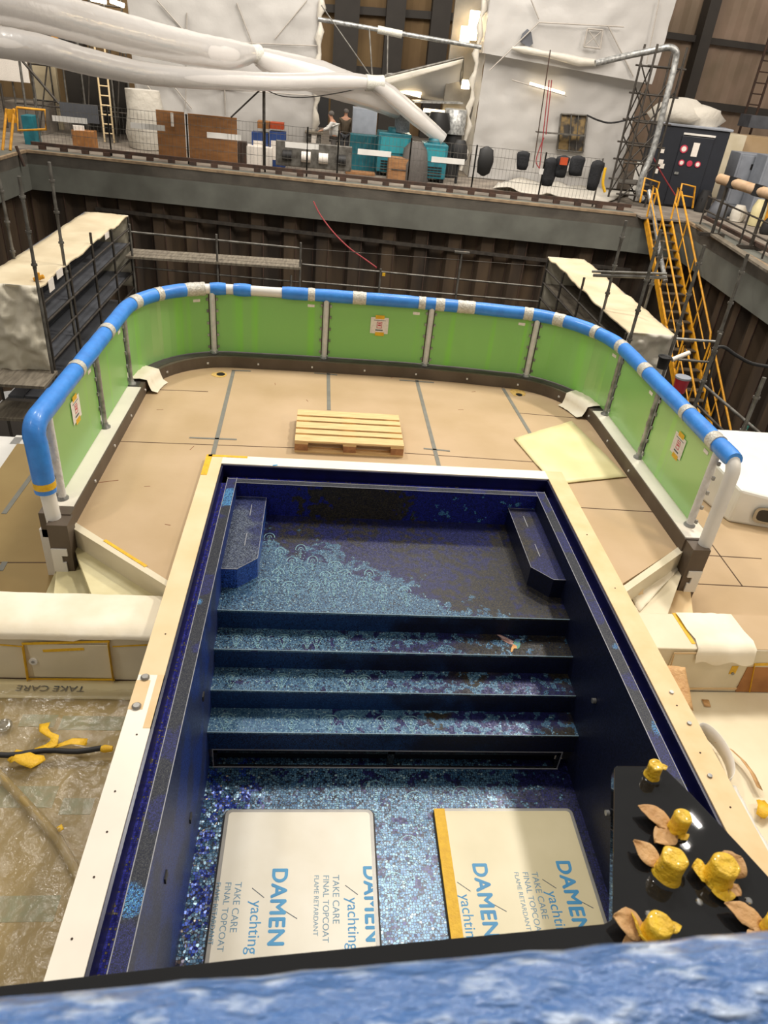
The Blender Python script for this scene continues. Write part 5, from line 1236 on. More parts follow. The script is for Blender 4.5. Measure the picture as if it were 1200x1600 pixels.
mb = MB(); a, b = Py(712, 0, 31.6), Py(742, 130, 31.6); mb.b2((a.x, 31.6, b.z-1.5), (b.x, 31.8, a.z+3)); solo('metal_panel', mb, mat('silver_film', '#8b857a', .35, col2='#6f695f', scale=1.2, metal=.3), 'silvery film panel at the left edge of the right tower', 'panel')

# ---- teal extractor machines, tank
def machine(px0, py0, px1, py1, y, label):
    a, b = Py(px0, py0, y), Py(px1, py1, y); t = thing('teal_extractor', label, 'machine', ((a.x+b.x)/2, y+.5, 0), 'teal extractor machines')
    zt = a.z; mb = MB(); mb.b2((a.x, y, .12), (b.x, y+1, zt)); bd = part('body', mb, 'teal', t, .03)
    mb = MB(); mb.b2((a.x+.1, y-.02, zt*.55), (b.x-.1, y, zt-.12)); part('panel', mb, mat('teal_light', '#2a8a94', .5), bd)
    for k in range(4): mb = MB(); mb.b2((a.x+.15, y-.02, .2+k*.09), (b.x-.15, y, .24+k*.09)); part('vent_slot', mb, 'black', bd)
    for x in (a.x+.1, b.x-.1): mb = MB(); mb.b2((x-.08, y+.1, 0), (x+.08, y+.9, .12)); part('foot', mb, 'black', t)
    mb = MB(); cx = (a.x+b.x)/2; mb.lathe((cx, y+.5, zt), [(.24, 0), (.24, .15), (.2, .16)], 16); part('collar', mb, 'teal', t)
    return t
m1 = machine(592, 206, 640, 248, 28.6, 'left teal extractor machine under the grey elbow pipe')
m2 = machine(663, 224, 696, 270, 28.0, 'right teal extractor machine at the end of the bright duct')
P = [Py(605, 174, 28.9), Py(618, 167, 28.9), Py(627, 172, 28.9), Py(629, 185, 28.95), Py(628, 205, 29.0)]
mb = MB(); mb.tube(P, [.22, .25, .26, .27, .27], 16); solo('elbow_pipe', mb, mat('grey_hose', '#7b8388', .5, col2='#62696e', scale=20), 'grey elbow pipe standing on the left teal machine', 'pipe')
pbox('blue_tarp', (548, 210), (592, 250), 29.6, .8, 'teal', 'dark teal cabinet left of the left teal machine', 'cabinet')
mb = MB(); q = Py(708, 209, 30); mb.lathe((q.x, 30, q.z), [(.42, 0), (.42, .8), (.38, .82)], 20); TK = solo('grey_tank', mb, 'steel', 'grey round tank beside the left edge of the right tower', 'tank')
mb = MB(); mb.lathe((q.x, 30, 0), [(.35, 0), (.35, q.z)], 12); part('stand', mb, 'rubber', TK)
mb = MB(); q = Py(648, 262, 27.9); mb.lathe((q.x, 28.1, 0), [(.5, 0), (.55, .5), (.45, 1.0), (.2, 1.25)], 14, wob=.4, sd=2); solo('grey_cover', mb, mat('grey_cloth', '#55504c', .8, bump=.4, scale=8), 'grey cloth covered heap between the two teal machines', 'cover')
mb = MB(); q = Py(685, 190, 29.6); mb.lathe((q.x, 29.6, q.z-.5), [(.3, 0), (.4, .3), (.3, .8)], 12, wob=.6, sd=7); mb.tube([(q.x, 29.6, q.z-.5), (q.x, 29.6, 0)], .2, 8); solo('dark_fan', mb, 'rubber', 'dark fan unit left of the grey round tank', 'fan')
# crates, boxes, boards on the quay
def crate(p0, p1, y, d_, m, label, group=None, slats=True):
    a, b = Py(*p0, y), Py(*p1, y); b.z = -.02; t = thing('wooden_crate' if slats else 'box', label, 'crate' if slats else 'box', ((a.x+b.x)/2, y+d_/2, b.z), group)
    mb = MB(); mb.b2((a.x, y, b.z), (b.x, y+d_, a.z)); part('body', mb, m, t, .01)
    if slats:
        for x in (a.x+.06, b.x-.06): mb = MB(); mb.b2((x-.05, y-.03, b.z), (x+.05, y, a.z)); part('batten', mb, m, t)
        mb = MB(); mb.b2((a.x, y-.02, (a.z+b.z)/2-.02), (b.x, y-.001, (a.z+b.z)/2+.02)); part('slat_gap', mb, 'rust', t)
    else:
        mb = MB(); mb.b2((a.x+.1*(b.x-a.x), y-.008, b.z+.2*(a.z-b.z)), (b.x-.15*(b.x-a.x), y, b.z+.75*(a.z-b.z))); part('label_panel', mb, 'paper', t)
    return t
crate((608, 246), (647, 277), 27.7, .6, 'crate', 'light wooden crate in front of the left teal machine')
def plain(name, p0, p1, y, d_, m, label, cat, group=None): return pbox(name, p0, p1, y, d_, m, label, cat, .005, group)
ply = plain('plywood_board', (243, 171), (291, 240), 27.9, .04, 'plywood', 'left brown plywood board leaning on the quay fence', 'board', 'brown plywood boards')
plain('plywood_board', (293, 177), (371, 243), 27.95, .04, 'plywood', 'right brown plywood board leaning on the quay fence', 'board', 'brown plywood boards')
plain('paper_note', (266, 176), (272, 198), 27.85, .01, 'paper', 'white note hanging on the left plywood board', 'paper')
plain('grey_board', (92, 159), (155, 194), 28.6, .06, 'greyboard', 'dark grey board standing on the far left of the quay', 'board')
t = plain('cardboard_box', (111, 203), (146, 219), 28.4, .5, 'kraft', 'open brown cardboard box below the dark grey board', 'box'); 
mb = MB(); a = Py(120, 201, 28.4); mb.box((a.x, 28.6, a.z), (.35, .3, .16), .4); part('crumpled_paper', mb, 'paper', t)
crate((393, 206), (419, 222), 28.6, .5, 'bluebox', 'left blue box with a white label by the left tower', 'blue labelled boxes', False)
crate((421, 205), (446, 226), 28.5, .5, 'bluebox', 'right blue box with a white label by the left tower', 'blue labelled boxes', False)
plain('cardboard_box', (402, 189), (421, 202), 28.6, .5, 'kraft', 'cardboard box on top of the left blue box', 'box')
plain('cardboard_box', (422, 191), (443, 203), 28.5, .5, 'orange', 'orange brown box on top of the right blue box', 'box')
plain('white_tray', (385, 228), (425, 243), 28.2, .7, 'paper', 'pale tray below the blue boxes', 'tray')
plain('cardboard_box', (371, 221), (385, 236), 28.1, .3, 'rust', 'small dark brown box right of the plywood boards', 'box')
# perforated steel plate lying at the edge
mb = MB(); a, b = Py(431, 262, 27.75), Py(548, 278, 27.35); z = .42
SPl = thing('steel_profile', 'grey steel profile with oval holes lying along the quay edge', 'steel part', ((a.x+b.x)/2, 27.7, 0))
mb.b2((a.x, 27.62, .15), (b.x, 27.68, .95)); part('plate', mb, 'galv', SPl, .05)
for px in (449, 478, 505, 533):
    q = Py(px, 250, 27.6); mb = MB(); mb.tube([(q.x-.16, 27.60, .5), (q.x+.16, 27.60, .5)], .17, 12); part('oval_hole', mb, 'paper' if px in (478, 505) else 'rubber', SPl)
mb = MB(); q = Gz(565, 258, .03); mb.lathe(q, [(.4, 0), (.42, .1), (.25, .2), (.05, .22)], 12, wob=.9, sd=5, sx=1.4); solo('white_sack', mb, 'paper', 'white crumpled sack lying left of the wooden crate', 'sack')
mb = MB(); a, b = Gz(540, 268, .03), Gz(585, 272, .03); mb.bar(a, b, .5, .08); solo('timber_offcuts', mb, 'crate', 'flat timber pieces under the white crumpled sack', 'timber')
mb = MB(); P = [Gz(*p, .06) for p in ((800, 280), (990, 300), (940, 318), (770, 292))]; mb.quadgrid(*P, 30, 8, .12, 1.6, 4, .02); solo('plastic_sheeting', mb, 'whitebag', 'crumpled white sheeting spread at the foot of the right tower', 'sheeting')
mb = MB(); a = Py(218, 235, 30.2); mb.lathe((a.x+.3, 30.2, 0), [(.5, 0), (.55, .5), (.5, 1.2), (.45, 1.9)], 14, wob=.3, sd=4, sx=1.3); solo('white_bundle', mb, 'whitebag', 'white wrapped bundle at the lower left corner of the left tower', 'bundle')

# ---- mesh fence along the quay edge
def fence_panel(p, q, k, label):
    t = thing('mesh_fence', label, 'fence', ((p.x+q.x)/2, (p.y+q.y)/2, 0), 'wire mesh fence panels along the quay edge')
    h = 1.5; d = q-p
    for e in (p, q): mb = MB(); mb.tube([(e.x, e.y, 0), (e.x, e.y, h)], .028, 6); part('post', mb, 'galv', t)
    mb = MB(); n = int(d.length/.12)
    for i in range(1, n): a = p+d*(i/n); mb.bar((a.x, a.y, .15), (a.x, a.y, h-.03), .006)
    for z in (.15, .5, .85, 1.2, h-.03): mb.bar((p.x, p.y, z), (q.x, q.y, z), .012)
    part('wire_mesh', mb, 'galv', t)
fx = [60, 170, 292, 414, 481, 530, 645, 750, 862, 955]; lab = ['far left fence panel behind the cardboard box', 'fence panel left of the plywood boards', 'fence panel holding the plywood boards', 'fence panel in front of the blue boxes', 'narrow fence panel left of the standing man', 'fence panel right of the standing man', 'fence panel before the teal machines', 'fence panel before the black round bag', 'fence panel before the hanging jackets']
FP = [Py(x, 200, 27.6) for x in fx]
def fy(x): return 26.98+(24.76-26.98)*(x+9.98)/20.3+.75
FP = [V((p.x*(fy(p.x))/27.6, fy(p.x*(fy(p.x))/27.6), 0)) for p in FP]
for k in range(len(FP)-1): fence_panel(FP[k], FP[k+1], k, 'wire mesh '+lab[k])
ls = ['leftmost', 'second from the left', 'third, on the right plywood board', 'fourth, left of the man', 'fifth, left of the wooden crate', 'sixth, before the right teal machine', 'rightmost, below the hanging jackets']
for i, (x, y) in enumerate(((109, 187), (231, 198), (350, 213), (472, 228), (585, 239), (700, 251), (868, 270))):
    y0 = fy((x-519)/42)-.06; c = Py(x, y, y0); mb = MB(); mb.b2((c.x-.56, y0-.01, c.z-.085), (c.x+.56, y0+.005, c.z+.085)); solo('sign_strip', mb, 'white', 'grey white plank sign on the fence, '+ls[i], 'sign', 'plank signs on the quay fence')
# hanging jackets and round bag
def jacket(p, w_, h_, m, label, sd):
    y = fy((p[0]-519)/42)-.12; c = Py(*p, y); mb = MB(); n = 14; vs = []
    prof = [(.25, 0), (.9, .08), (1.0, .2), (.85, .45), (.9, .75), (.75, 1.0), (.4, 1.03)]
    for j, (r, t) in enumerate(prof):
        for k in range(n):
            a = 2*math.pi*k/n; rr = r*w_/2*(1+.35*noise.noise(V((math.cos(a)*1.4+sd, math.sin(a)*1.4, t*3+sd)))); vs.append((c.x+rr*math.cos(a), y+rr*.4*math.sin(a), c.z-h_*t))
    mb.add(vs, [(j*n+k, (j+1)*n+k, (j+1)*n+(k+1) % n, j*n+(k+1) % n) for j in range(len(prof)-1) for k in range(n)], True)
    mb.add(vs[:n], [list(range(n))]); mb.add(vs[-n:], [list(range(n))[::-1]])
    return solo('hanging_jacket', mb, m, label, 'jacket', 'jackets hung on the fence', 0)
jacket((820, 236), .45, .55, 'jacket', 'leftmost small dark jacket hung on the fence', 1)
jacket((863, 246), .5, .85, 'jacket', 'black jacket hung second from the left', 5)
j = jacket((882, 243), .45, .65, 'jacket', 'dark jacket with an orange patch hung third from the left', 9)
q = Py(881, 252, fy(8.6)-.35); mb = MB(); mb.box((q.x, q.y, q.z), (.25, .05, .22), .1); part('orange_lining', mb, 'orange', j)
jacket((905, 243), .52, .6, 'jacket', 'broad dark jacket hung right of the orange patched one', 13)
jacket((935, 250), .45, .9, 'jacket', 'grey black jacket hung nearest the scaffold tower', 17)
y = fy(5.4)-.1; q = Py(758, 252, y); mb = MB(); mb.lathe((q.x, y, q.z-.45), [(.05, 0), (.22, .1), (.26, .45), (.22, .8), (.05, .9)], 16, wob=.2, sy=.5); solo('round_bag', mb, 'rubber', 'black oval bag hung on the fence at the left edge of the right tower', 'bag')
y = 28.3; q = Py(718, 238, y); mb = MB(); mb.lathe((q.x, y, q.z-.4), [(.2, 0), (.3, .2), (.3, .6), (.15, .8)], 14, wob=.4, sy=.6); mb.tube([(q.x, y, 0), (q.x, y, q.z)], .05, 6); solo('round_bag', mb, 'rubber', 'dark bag standing right of the right teal machine', 'bag')

# ---- scaffold tower with bent duct
T0 = Gz(952, 312, 0); T1 = Gz(1002, 318, 0)
x0, x1, y0 = 10.35, 11.35, 26.6
TW = thing('scaffold_tower', 'narrow dark scaffold tower in front of the right tower and the black container', 'scaffold tower', ((x0+x1)/2, y0+.5, 0))
H_ = 4.55
for x in (x0, x1):
    for y in (y0, y0+1.1): mb = MB(); mb.tube([(x, y, 0), (x, y, H_+.25)], .04, 8); part('upright', mb, 'galv_dark', TW)
for z in (.35, .7, 1.35, 1.9, 2.6, 3.4, 4.2):
    for y in (y0, y0+1.1): mb = MB(); mb.tube([(x0-.15, y, z), (x1+.15, y, z)], .03, 8); part('ledger', mb, 'galv_dark', TW)
for (za, zb) in ((.2, 1.4), (1.4, 2.7), (2.7, 4.3), (.8, 2.1), (2.1, 3.6)):
    mb = MB(); mb.tube([(x0, y0, za), (x1, y0, zb)], .025, 6); part('brace', mb, 'galv_dark', TW)
    mb = MB(); mb.tube([(x1, y0+1.1, za), (x0, y0+1.1, zb)], .025, 6); part('brace', mb, 'galv_dark', TW)
    mb = MB(); mb.tube([(x0, y0, zb), (x0, y0+1.1, za)], .025, 6); part('brace', mb, 'galv_dark', TW)
mb = MB(); mb.b2((x0, y0, .68), (x1, y0+1.1, .72)); part('platform', mb, 'galv', TW)
ropething('bent_duct', [(930, 99, 27), (955, 93, 27), (985, 86, 27), (1020, 79, 26.8), (1045, 74, 26.6), (1056, 80, 26.5), (1056, 92, 26.5), (1050, 120, 26.4), (1042, 150, 26.3), (1030, 200, 26.2), (1017, 245, 26.1), (1004, 275, 26), (998, 300, 26), (1004, 312, 26)], 26.5, .10, 'steel', 'long grey bent duct arching over the scaffold tower', 'duct')
ropething('yellow_hose', [(946, 262), (942, 285), (945, 300)], 26.4, .05, 'yellowtape', 'yellow hose at the left foot of the scaffold tower', 'hose')
mb = MB(); q = Gz(975, 300, 0); mb.b2((q.x-.4, 27.8, 0), (q.x+.5, 28.5, 1.3)); solo('white_cabinet', mb, 'white', 'white cabinet seen through the foot of the scaffold tower', 'cabinet', bevel=.02)
ropething('red_white_barrier', [(1018, 240), (1032, 268), (1055, 305)], 26.8, .025, 'hose_red', 'red and white barrier pole leaning by the stair head', 'pole')

# ---- black container with warning signs
P = Gz(1002, 317, 0); Q = Gz(1104, 329, 0); hz = Py(1028, 194, P.y).z; d = (Q-P); d.z = 0; W_ = d.length; d.normalize(); nb = V((-d.y, d.x, 0))
CT = thing('black_container', 'black site container with a door and warning signs on the quay', 'container', (P+Q)/2)
R = Matrix((d, nb, V((0, 0, 1)))).transposed()
def cb(mb, u0, v0, w0, u1, v1, w1): c = P+R@V(((u0+u1)/2, (v0+v1)/2, (w0+w1)/2)); c.z = (w0+w1)/2; mb.box(c, (abs(u1-u0), abs(v1-v0), abs(w1-w0)), mtx=R); return mb
part('body', cb(MB(), 0, 0, .0, W_, 2.0, hz), 'container', CT, .03)
part('roof', cb(MB(), -.06, -.06, hz, W_+.06, 2.06, hz+.08), 'cabinetgrey', CT, .02)
dr = part('door', cb(MB(), W_*.33, -.04, .05, W_*.80, 0, hz-.25), 'container', CT, .02)
part('door_lintel', cb(MB(), W_*.34, -.06, hz-.22, W_*.80, -.01, hz-.16), 'white', CT)
part('door_handle', cb(MB(), W_*.36, -.08, hz*.42, W_*.42, -.04, hz*.45), 'steel', dr)
def csign(u, w_, r, m, inner, lab):
    c = P+R@V((u*W_, -.05, 0)); c.z = w_; mb = MB(); mb.tube([c, c-nb*.015], r, 14); s = part('round_sign', mb, m, dr); mb = MB(); mb.tube([c-nb*.012, c-nb*.022], r*.66, 12); part('sign_centre', mb, inner, s)
csign(.40, hz*.74, .13, 'redprint', 'paper', ''); csign(.42, hz*.57, .10, 'redprint', 'paper', ''); csign(.54, hz*.57, .10, 'redprint', 'redprint', ''); csign(.66, hz*.57, .10, 'redprint', 'paper', '')
part('paper_sign', cb(MB(), W_*.52, -.06, hz*.66, W_*.61, -.05, hz*.83), 'paper', dr)
for i, (u, w_) in enumerate(((.06, .66), (.09, .52), (.12, .47), (.05, .40))): part('paper_sign', cb(MB(), W_*u, -.02, hz*w_, W_*(u+.07), -.005, hz*(w_+.06)), 'paper', CT)
for i in range(5):
    c = P+R@V((W_+.005, .55+.0*i, 0)); mb = MB(); mb.box((c.x, c.y, hz*(.62-.12*i)), (.03, .2, .2), mtx=R@Matrix.Rotation(.78, 3, 'X')); part('diamond_sign', mb, 'paper' if i % 2 == 0 else 'redprint', CT)
for i, (u, v, s_, lab) in enumerate(((.30, .9, 1.0, 'left white bag lying on the container roof'), (.55, 1.0, .9, 'right lower white bag lying on the container roof'))):
    c = P+R@V((u*W_, v, 0)); mb = MB(); mb.lathe((c.x, c.y, hz+.08), [(.8*s_, 0), (.95*s_, .2), (.8*s_, .5), (.35*s_, .75-.15*i), (.1, .78-.15*i)], 20, wob=.35, sd=i*4+1, sx=1.15); solo('white_bag', mb, 'whitebag', lab, 'bag', 'white bags on the container')
# cabinets and clutter at the right
GC = 'grey electrical cabinets right of the container'
def cab(px, py, ptop, y, w_, m, label, gl):
    b = Gz(px, py, 0); t = Py(px, ptop, b.y); T = thing('grey_cabinet', label, 'cabinet', (b.x+w_/2, b.y+.4, 0), GC)
    hz_ = max(.9, t.z); mb = MB(); mb.b2((b.x, b.y, 0), (b.x+w_, b.y+.8, hz_)); part('body', mb, m, T, .02)
    mb = MB(); mb.b2((b.x+.08, b.y-.02, .12), (b.x+w_-.08, b.y, hz_-.08)); dd = part('door', mb, m, T, .01); mb = MB(); mb.b2((b.x+w_*.45, b.y-.035, hz_*.72), (b.x+w_*.7, b.y-.015, hz_*.82)); part('meter', mb, 'rubber', dd)
cab(1131, 323, 236, 0, 1.15, 'cabinetgrey', 'grey cabinet just right of the black container', 0)
cab(1170, 332, 240, 0, 1.2, 'cabinetgrey', 'second grey cabinet right of the black container', 0)
pbox('white_cabinet', (1128, 208), (1160, 236), 31, 1.2, 'gelcoat_white', 'cream cabinet behind the grey cabinets', 'cabinet', ground=True)
pbox('white_cabinet', (1163, 212), (1215, 240), 31.5, 1.2, 'hardboard', 'brown topped cabinet at the right picture edge', 'cabinet', ground=True)
pbox('dark_cupboard', (1175, 180), (1225, 205), 34, 1.0, 'greysheet', 'dark panel at the right picture edge above the cabinets', 'panel')
mb = MB(); a, b = Py(1124, 279, 22.3), Py(1230, 312, 19.8); mb.tube([a, b], .14, 14); RL = solo('carpet_roll', mb, mat('tan_roll', '#a98a68', .7, col2='#b99c7e', scale=5), 'long tan roll lying on stands at the right quay edge', 'roll')
for t_ in (.22, .6): p = a.lerp(b, t_); mb = MB(); mb.tube([p+V((-.02, 0, -.15)), p+V((.02, 0, .15))], .155, 10); part('strap', mb, 'black', RL)
for t_, lab in ((.15, 'left trestle under the long tan roll'), (.75, 'right trestle under the long tan roll')):
    p = a.lerp(b, t_); mb = MB(); mb.tube([(p.x, p.y, 0), (p.x, p.y, p.z-.14)], .05, 8); mb.bar((p.x-.4, p.y, .05), (p.x+.4, p.y, .05), .1); solo('trestle', mb, 'galv_dark', lab, 'trestle')
for i, (px, py, w_, h_, m, nm, lab) in enumerate(((1094, 330, .5, .7, 'rubber', 'motor_unit', 'dark motor unit right of the stair head'), (1120, 340, .7, .55, 'greysheet', 'dark_crate', 'dark crate on the right quay below the tan roll'), (1150, 345, .5, .5, 'whitebag', 'white_tub', 'white tub on the right quay below the tan roll'), (1178, 352, .5, .8, 'gelcoat', 'beige_drum', 'beige machine at the right picture edge'), (1196, 365, .4, .45, 'rubber', 'black_bucket', 'black bucket at the right picture edge'))):
    q = Gz(px, py, 0); mb = MB(); mb.lathe((q.x, q.y, 0), [(w_*.45, 0), (w_*.5, h_*.2), (w_*.45, h_*.7), (w_*.3, h_)], 12, wob=.3, sd=i*2.7); mb.box((q.x+.05, q.y, h_*.4), (w_*.8, w_*.6, h_*.5), .3*i); solo(nm, mb, m, lab, 'equipment')
q = Gz(1192, 352, 0); mb = MB(); mb.lathe((q.x, q.y, 0), [(.22, 0), (.24, .4), (.15, .75)], 12); solo('yellow_drum', mb, 'yellowpaint', 'yellow drum at the right picture edge beside the beige machine', 'drum')
mb = MB()
a, b = C0+V((.25, -.5, .35)), D0+V((.25, 0, .35)); FR = thing('quay_handrail', 'low grey pipe handrail along the right quay edge', 'handrail', (a.x, a.y-5, 0))
for z in (.45, .85): mb = MB(); mb.tube([(a.x, a.y, z), (b.x, b.y, z)], .025, 8); part('rail', mb, 'galv_dark', FR)
for k in range(8): p = a.lerp(b, k/7); mb = MB(); mb.tube([(p.x, p.y, 0), (p.x, p.y, .88)], .028, 8); part('post', mb, 'galv_dark', FR)
mb = MB(); a, b = Gz(1092, 352, .06), Gz(1205, 425, .06); mb.bar(a, b, .22, .06); solo('timber_beam', mb, 'plank', 'long timber beam lying on the right coping', 'beam')
# rust coloured wall ladder at the right
LD = thing('wall_ladder', 'rust coloured mast ladder against the hall wall at the top right', 'ladder', (Py(1155, 215, 36).x, 36, 0))
a0, a1 = Py(1152, 215, 36), Py(1196, 30, 36)
a0 = V((a1.x, 36, -.0)) if False else a0
for dx in (0, .55): mb = MB(); mb.tube([(a0.x+dx, 36, 0), (a0.x+dx, 36, 8)], .06, 6); part('rail', mb, 'rust', LD)
for k in range(18): mb = MB(); mb.tube([(a0.x, 36, .4+k*.42), (a0.x+.55, 36, .4+k*.42)], .03, 6); part('rung', mb, 'rust', LD)

# ---- far left working area
LS = thing('background_scaffold', 'cluttered scaffold bay at the far left of the quay', 'scaffold', (-10.5, 31, 0))
xs = [Py(x, 180, 31.2).x for x in (28, 60, 108, 135, 160, 180, 205)]
for i, x in enumerate(xs):
    for y in (31.2, 33.2): mb = MB(); mb.tube([(x, y, 0), (x, y, 5.5)], .035, 6); part('upright', mb, 'galv', LS)
for z in (1.0, 2.3, 3.2, 4.3):
    for y in (31.2, 33.2): mb = MB(); mb.tube([(xs[0], y, z), (xs[-1], y, z)], .03, 6); part('ledger', mb, 'galv_dark', LS)
for i in (1, 3, 5): mb = MB(); mb.tube([(xs[i], 31.15, .2), (xs[i+1 if i < 6 else i], 31.15, 4.2)], .028, 6); part('brace', mb, 'galv_dark', LS)
mb = MB(); mb.b2((xs[2], 31.3, 2.25), (xs[-1], 33.1, 2.31)); part('platform', mb, 'plank', LS)
mb = MB(); a, b = Py(48, 112, 30.8), Py(132, 104, 31.8); mb.b2((a.x, 30.8, 2.78), (b.x, 32.6, 2.84)); part('platform', mb, 'white', LS)
tl = thing('ladder', 'pale aluminium ladder in the far left scaffold bay', 'ladder', (Py(160, 165, 31).x, 31, 0))
for px in (155, 170): x = Py(px, 140, 30.9).x; mb = MB(); mb.tube([(x, 30.9, 0), (x, 30.9, 3.4)], .035, 6); part('rail', mb, 'cream', tl)
x0_, x1_ = Py(155, 140, 30.9).x, Py(170, 140, 30.9).x
for k in range(10): mb = MB(); mb.tube([(x0_, 30.9, .3+k*.31), (x1_, 30.9, .3+k*.31)], .025, 6); part('rung', mb, 'cream', tl)
pbox('hanging_sheet', (-20, 18), (42, 62), 32, .1, 'paper', 'bright white panel at the top left corner of the quay', 'panel')
pbox('hanging_sheet', (-20, 86), (46, 130), 31, .1, 'paper', 'bright white sheet panel at the left picture edge', 'panel')
YSG = pbox('yellow_sign', (79, 50), (101, 72), 31.1, .05, 'yellowpaint', 'yellow sign with black marks in the far left scaffold bay', 'sign')
q = Py(90, 62, 30.47); mb = MB(); mb.b2((q.x-.15, 31.06, q.z-.1), (q.x+.15, 31.09, q.z+.12)); part('sign_mark', mb, 'black', YSG)
pbox('dark_opening', (98, 90), (205, 190), 34, .2, 'column', 'dark panel standing in for the shaded opening behind the far left scaffold bay', 'screen')  # dark panel put in for the shade inside an opening
pbox('beige_partition', (46, 95), (95, 170), 33.6, .2, 'cover', 'beige partition behind the far left scaffold bay', 'partition')
pbox('brown_tarp', (150, -10), (204, 36), 33, .2, 'hallwall_dim', 'brown tarp under the strip lamps at the top left', 'tarp')
for i, (a, b, lab) in enumerate((((100, -2), (126, 1), 'left strip lamp at the top edge'), ((142, -2), (166, 3), 'middle strip lamp at the top edge'), ((172, 1), (194, 9), 'right strip lamp at the top edge'))):
    tubething('strip_lamp', Py(*a, 31), Py(*b, 31), .07, 'lamp', lab, 'lamp', 'strip lamps at the top left')
pbox('white_crates', (0, 158), (70, 200), 31.5, 1.5, 'quay', 'low pale benches at the far left of the quay', 'bench')
pbox('teal_bin', (32, 180), (52, 198), 28.5, .6, 'teal', 'dark teal bin beside the yellow gate at the far left', 'bin')
YG = thing('yellow_gate', 'yellow pipe gate at the far left corner of the dock', 'gate', (-9.9, 27.3, 0))
P = [Py(*p, 27.2) for p in ((26, 168), (70, 172), (72, 202), (28, 204))]
mb = MB(); mb.tube(P+[P[0]], .04, 8); part('gate_frame', mb, 'yellowpaint', YG)
for x in (10, 22): a, b = Py(x, 170, 27.1), Py(x-6, 235, 26.6); mb = MB(); mb.tube([a, b], .045, 8); part('gate_post', mb, 'yellowpaint', YG)
a, b = Py(10, 170, 27.05), Py(26, 192, 27.05); mb = MB(); mb.b2((a.x, 27.0, b.z), (b.x, 27.06, a.z)); part('yellow_panel', mb, 'yellowpaint', YG)
ropething('brown_pole', [(25, 228), (38, 260)], 26.3, .05, 'rust', 'rust brown pole leaning at the far left dock corner', 'pole')

# ================================================================= the man at the bench
MX = Py(522, 215, 30.6).x; MY = 30.6
MAN = thing('person', 'person in a white sweater and grey trousers bending over a workbench', 'person', (MX, MY, 0))
def skin_mesh(name, V_, E_, R_, m, parent, lv=2):
    me = bpy.data.meshes.new(name); org = WP[parent.name]
    me.from_pydata([tuple(V(p)+V((MX, MY, 0))-org) for p in V_], E_, []); o = bpy.data.objects.new(name, me); COL.objects.link(o)
    sk = o.modifiers.new('skin', 'SKIN'); sk.use_smooth_shade = True
    if not me.skin_vertices: 
        bm = bmesh.new(); bm.from_mesh(me); bm.verts.layers.skin.verify(); bm.to_mesh(me); bm.free()
    for i, r in enumerate(R_): me.skin_vertices[0].data[i].radius = (r, r) if isinstance(r, (int, float)) else r
    me.skin_vertices[0].data[0].use_root = True
    sb = o.modifiers.new('sub', 'SUBSURF'); sb.levels = lv; sb.render_levels = lv
    me.materials.append(M[m]); o.parent = parent; WP[name] = org; return o
bv = [(0, 0, .95), (-.02, -.02, 1.12), (-.06, -.04, 1.32), (-.10, -.05, 1.45), (-.13, -.06, 1.53), (-.16, -.07, 1.63), (-.17, -.07, 1.72),
      (-.10, -.22, 1.40), (-.24, -.26, 1.20), (-.46, -.22, 1.13), (-.54, -.20, 1.11),
      (-.10, .14, 1.40), (-.22, .20, 1.20), (-.44, .12, 1.13), (-.52, .10, 1.11),
      (.0, -.11, .88), (-.03, -.12, .48), (.02, -.12, .08), (-.12, -.13, .04),
      (.02, .11, .88), (.03, .13, .48), (.08, .13, .08), (-.06, .15, .04), (-.25, -.07, 1.64)]
be = [(0, 1), (1, 2), (2, 3), (3, 4), (4, 5), (5, 6), (3, 7), (7, 8), (8, 9), (9, 10), (3, 11), (11, 12), (12, 13), (13, 14), (0, 15), (15, 16), (16, 17), (17, 18), (0, 19), (19, 20), (20, 21), (21, 22), (5, 23)]
br = [.14, .13, .15, .09, .055, .085, .075, .06, .045, .035, .03, .06, .045, .035, .03, .095, .06, .045, .04, .095, .06, .045, .04, .022]
for w_, ys in ((10, -1), (14, 1)):                # five fingers on each hand
    hx, hy, hz_ = bv[w_]
    for k in range(5):
        n0 = len(bv); oy = (k-2)*.018; ln = (.05, .075, .08, .075, .06)[k]
        if k == 0: bv += [(hx-.02, hy-.05*ys*-1, hz_-.01), (hx-.05, hy+.06*ys, hz_-.03)]
        else: bv += [(hx-.04, hy+oy, hz_-.01), (hx-.04-ln*.6, hy+oy*1.2, hz_-.05)]
        be += [(w_, n0), (n0, n0+1)]; br += [.010, .008]
skin_mesh('body', bv, be, br, 'skin', MAN)
sv = [(0, 0, .90), (-.02, -.02, 1.14), (-.06, -.04, 1.33), (-.10, -.05, 1.45), (-.10, -.22, 1.40), (-.24, -.26, 1.20), (-.44, -.22, 1.135), (-.10, .14, 1.40), (-.22, .20, 1.20), (-.42, .12, 1.135)]
skin_mesh('sweater', sv, [(0, 1), (1, 2), (2, 3), (3, 4), (4, 5), (5, 6), (3, 7), (7, 8), (8, 9)], [.20, .19, .19, .12, .085, .065, .05, .085, .065, .05], 'sweater', MAN)
tv = [(0, 0, 1.0), (0, -.11, .86), (-.03, -.12, .48), (.02, -.12, .12), (.02, .11, .86), (.03, .13, .48), (.08, .13, .12)]
skin_mesh('trousers', tv, [(0, 1), (1, 2), (2, 3), (0, 4), (4, 5), (5, 6)], [.18, .12, .085, .07, .12, .085, .07], 'trousers', MAN)
mb = MB(); mb.lathe((MX-.14, MY-.07, 1.66), [(.098, 0), (.108, .04), (.10, .09), (.06, .13), (.01, .14)], 16); part('hair', mb, 'hair', MAN)
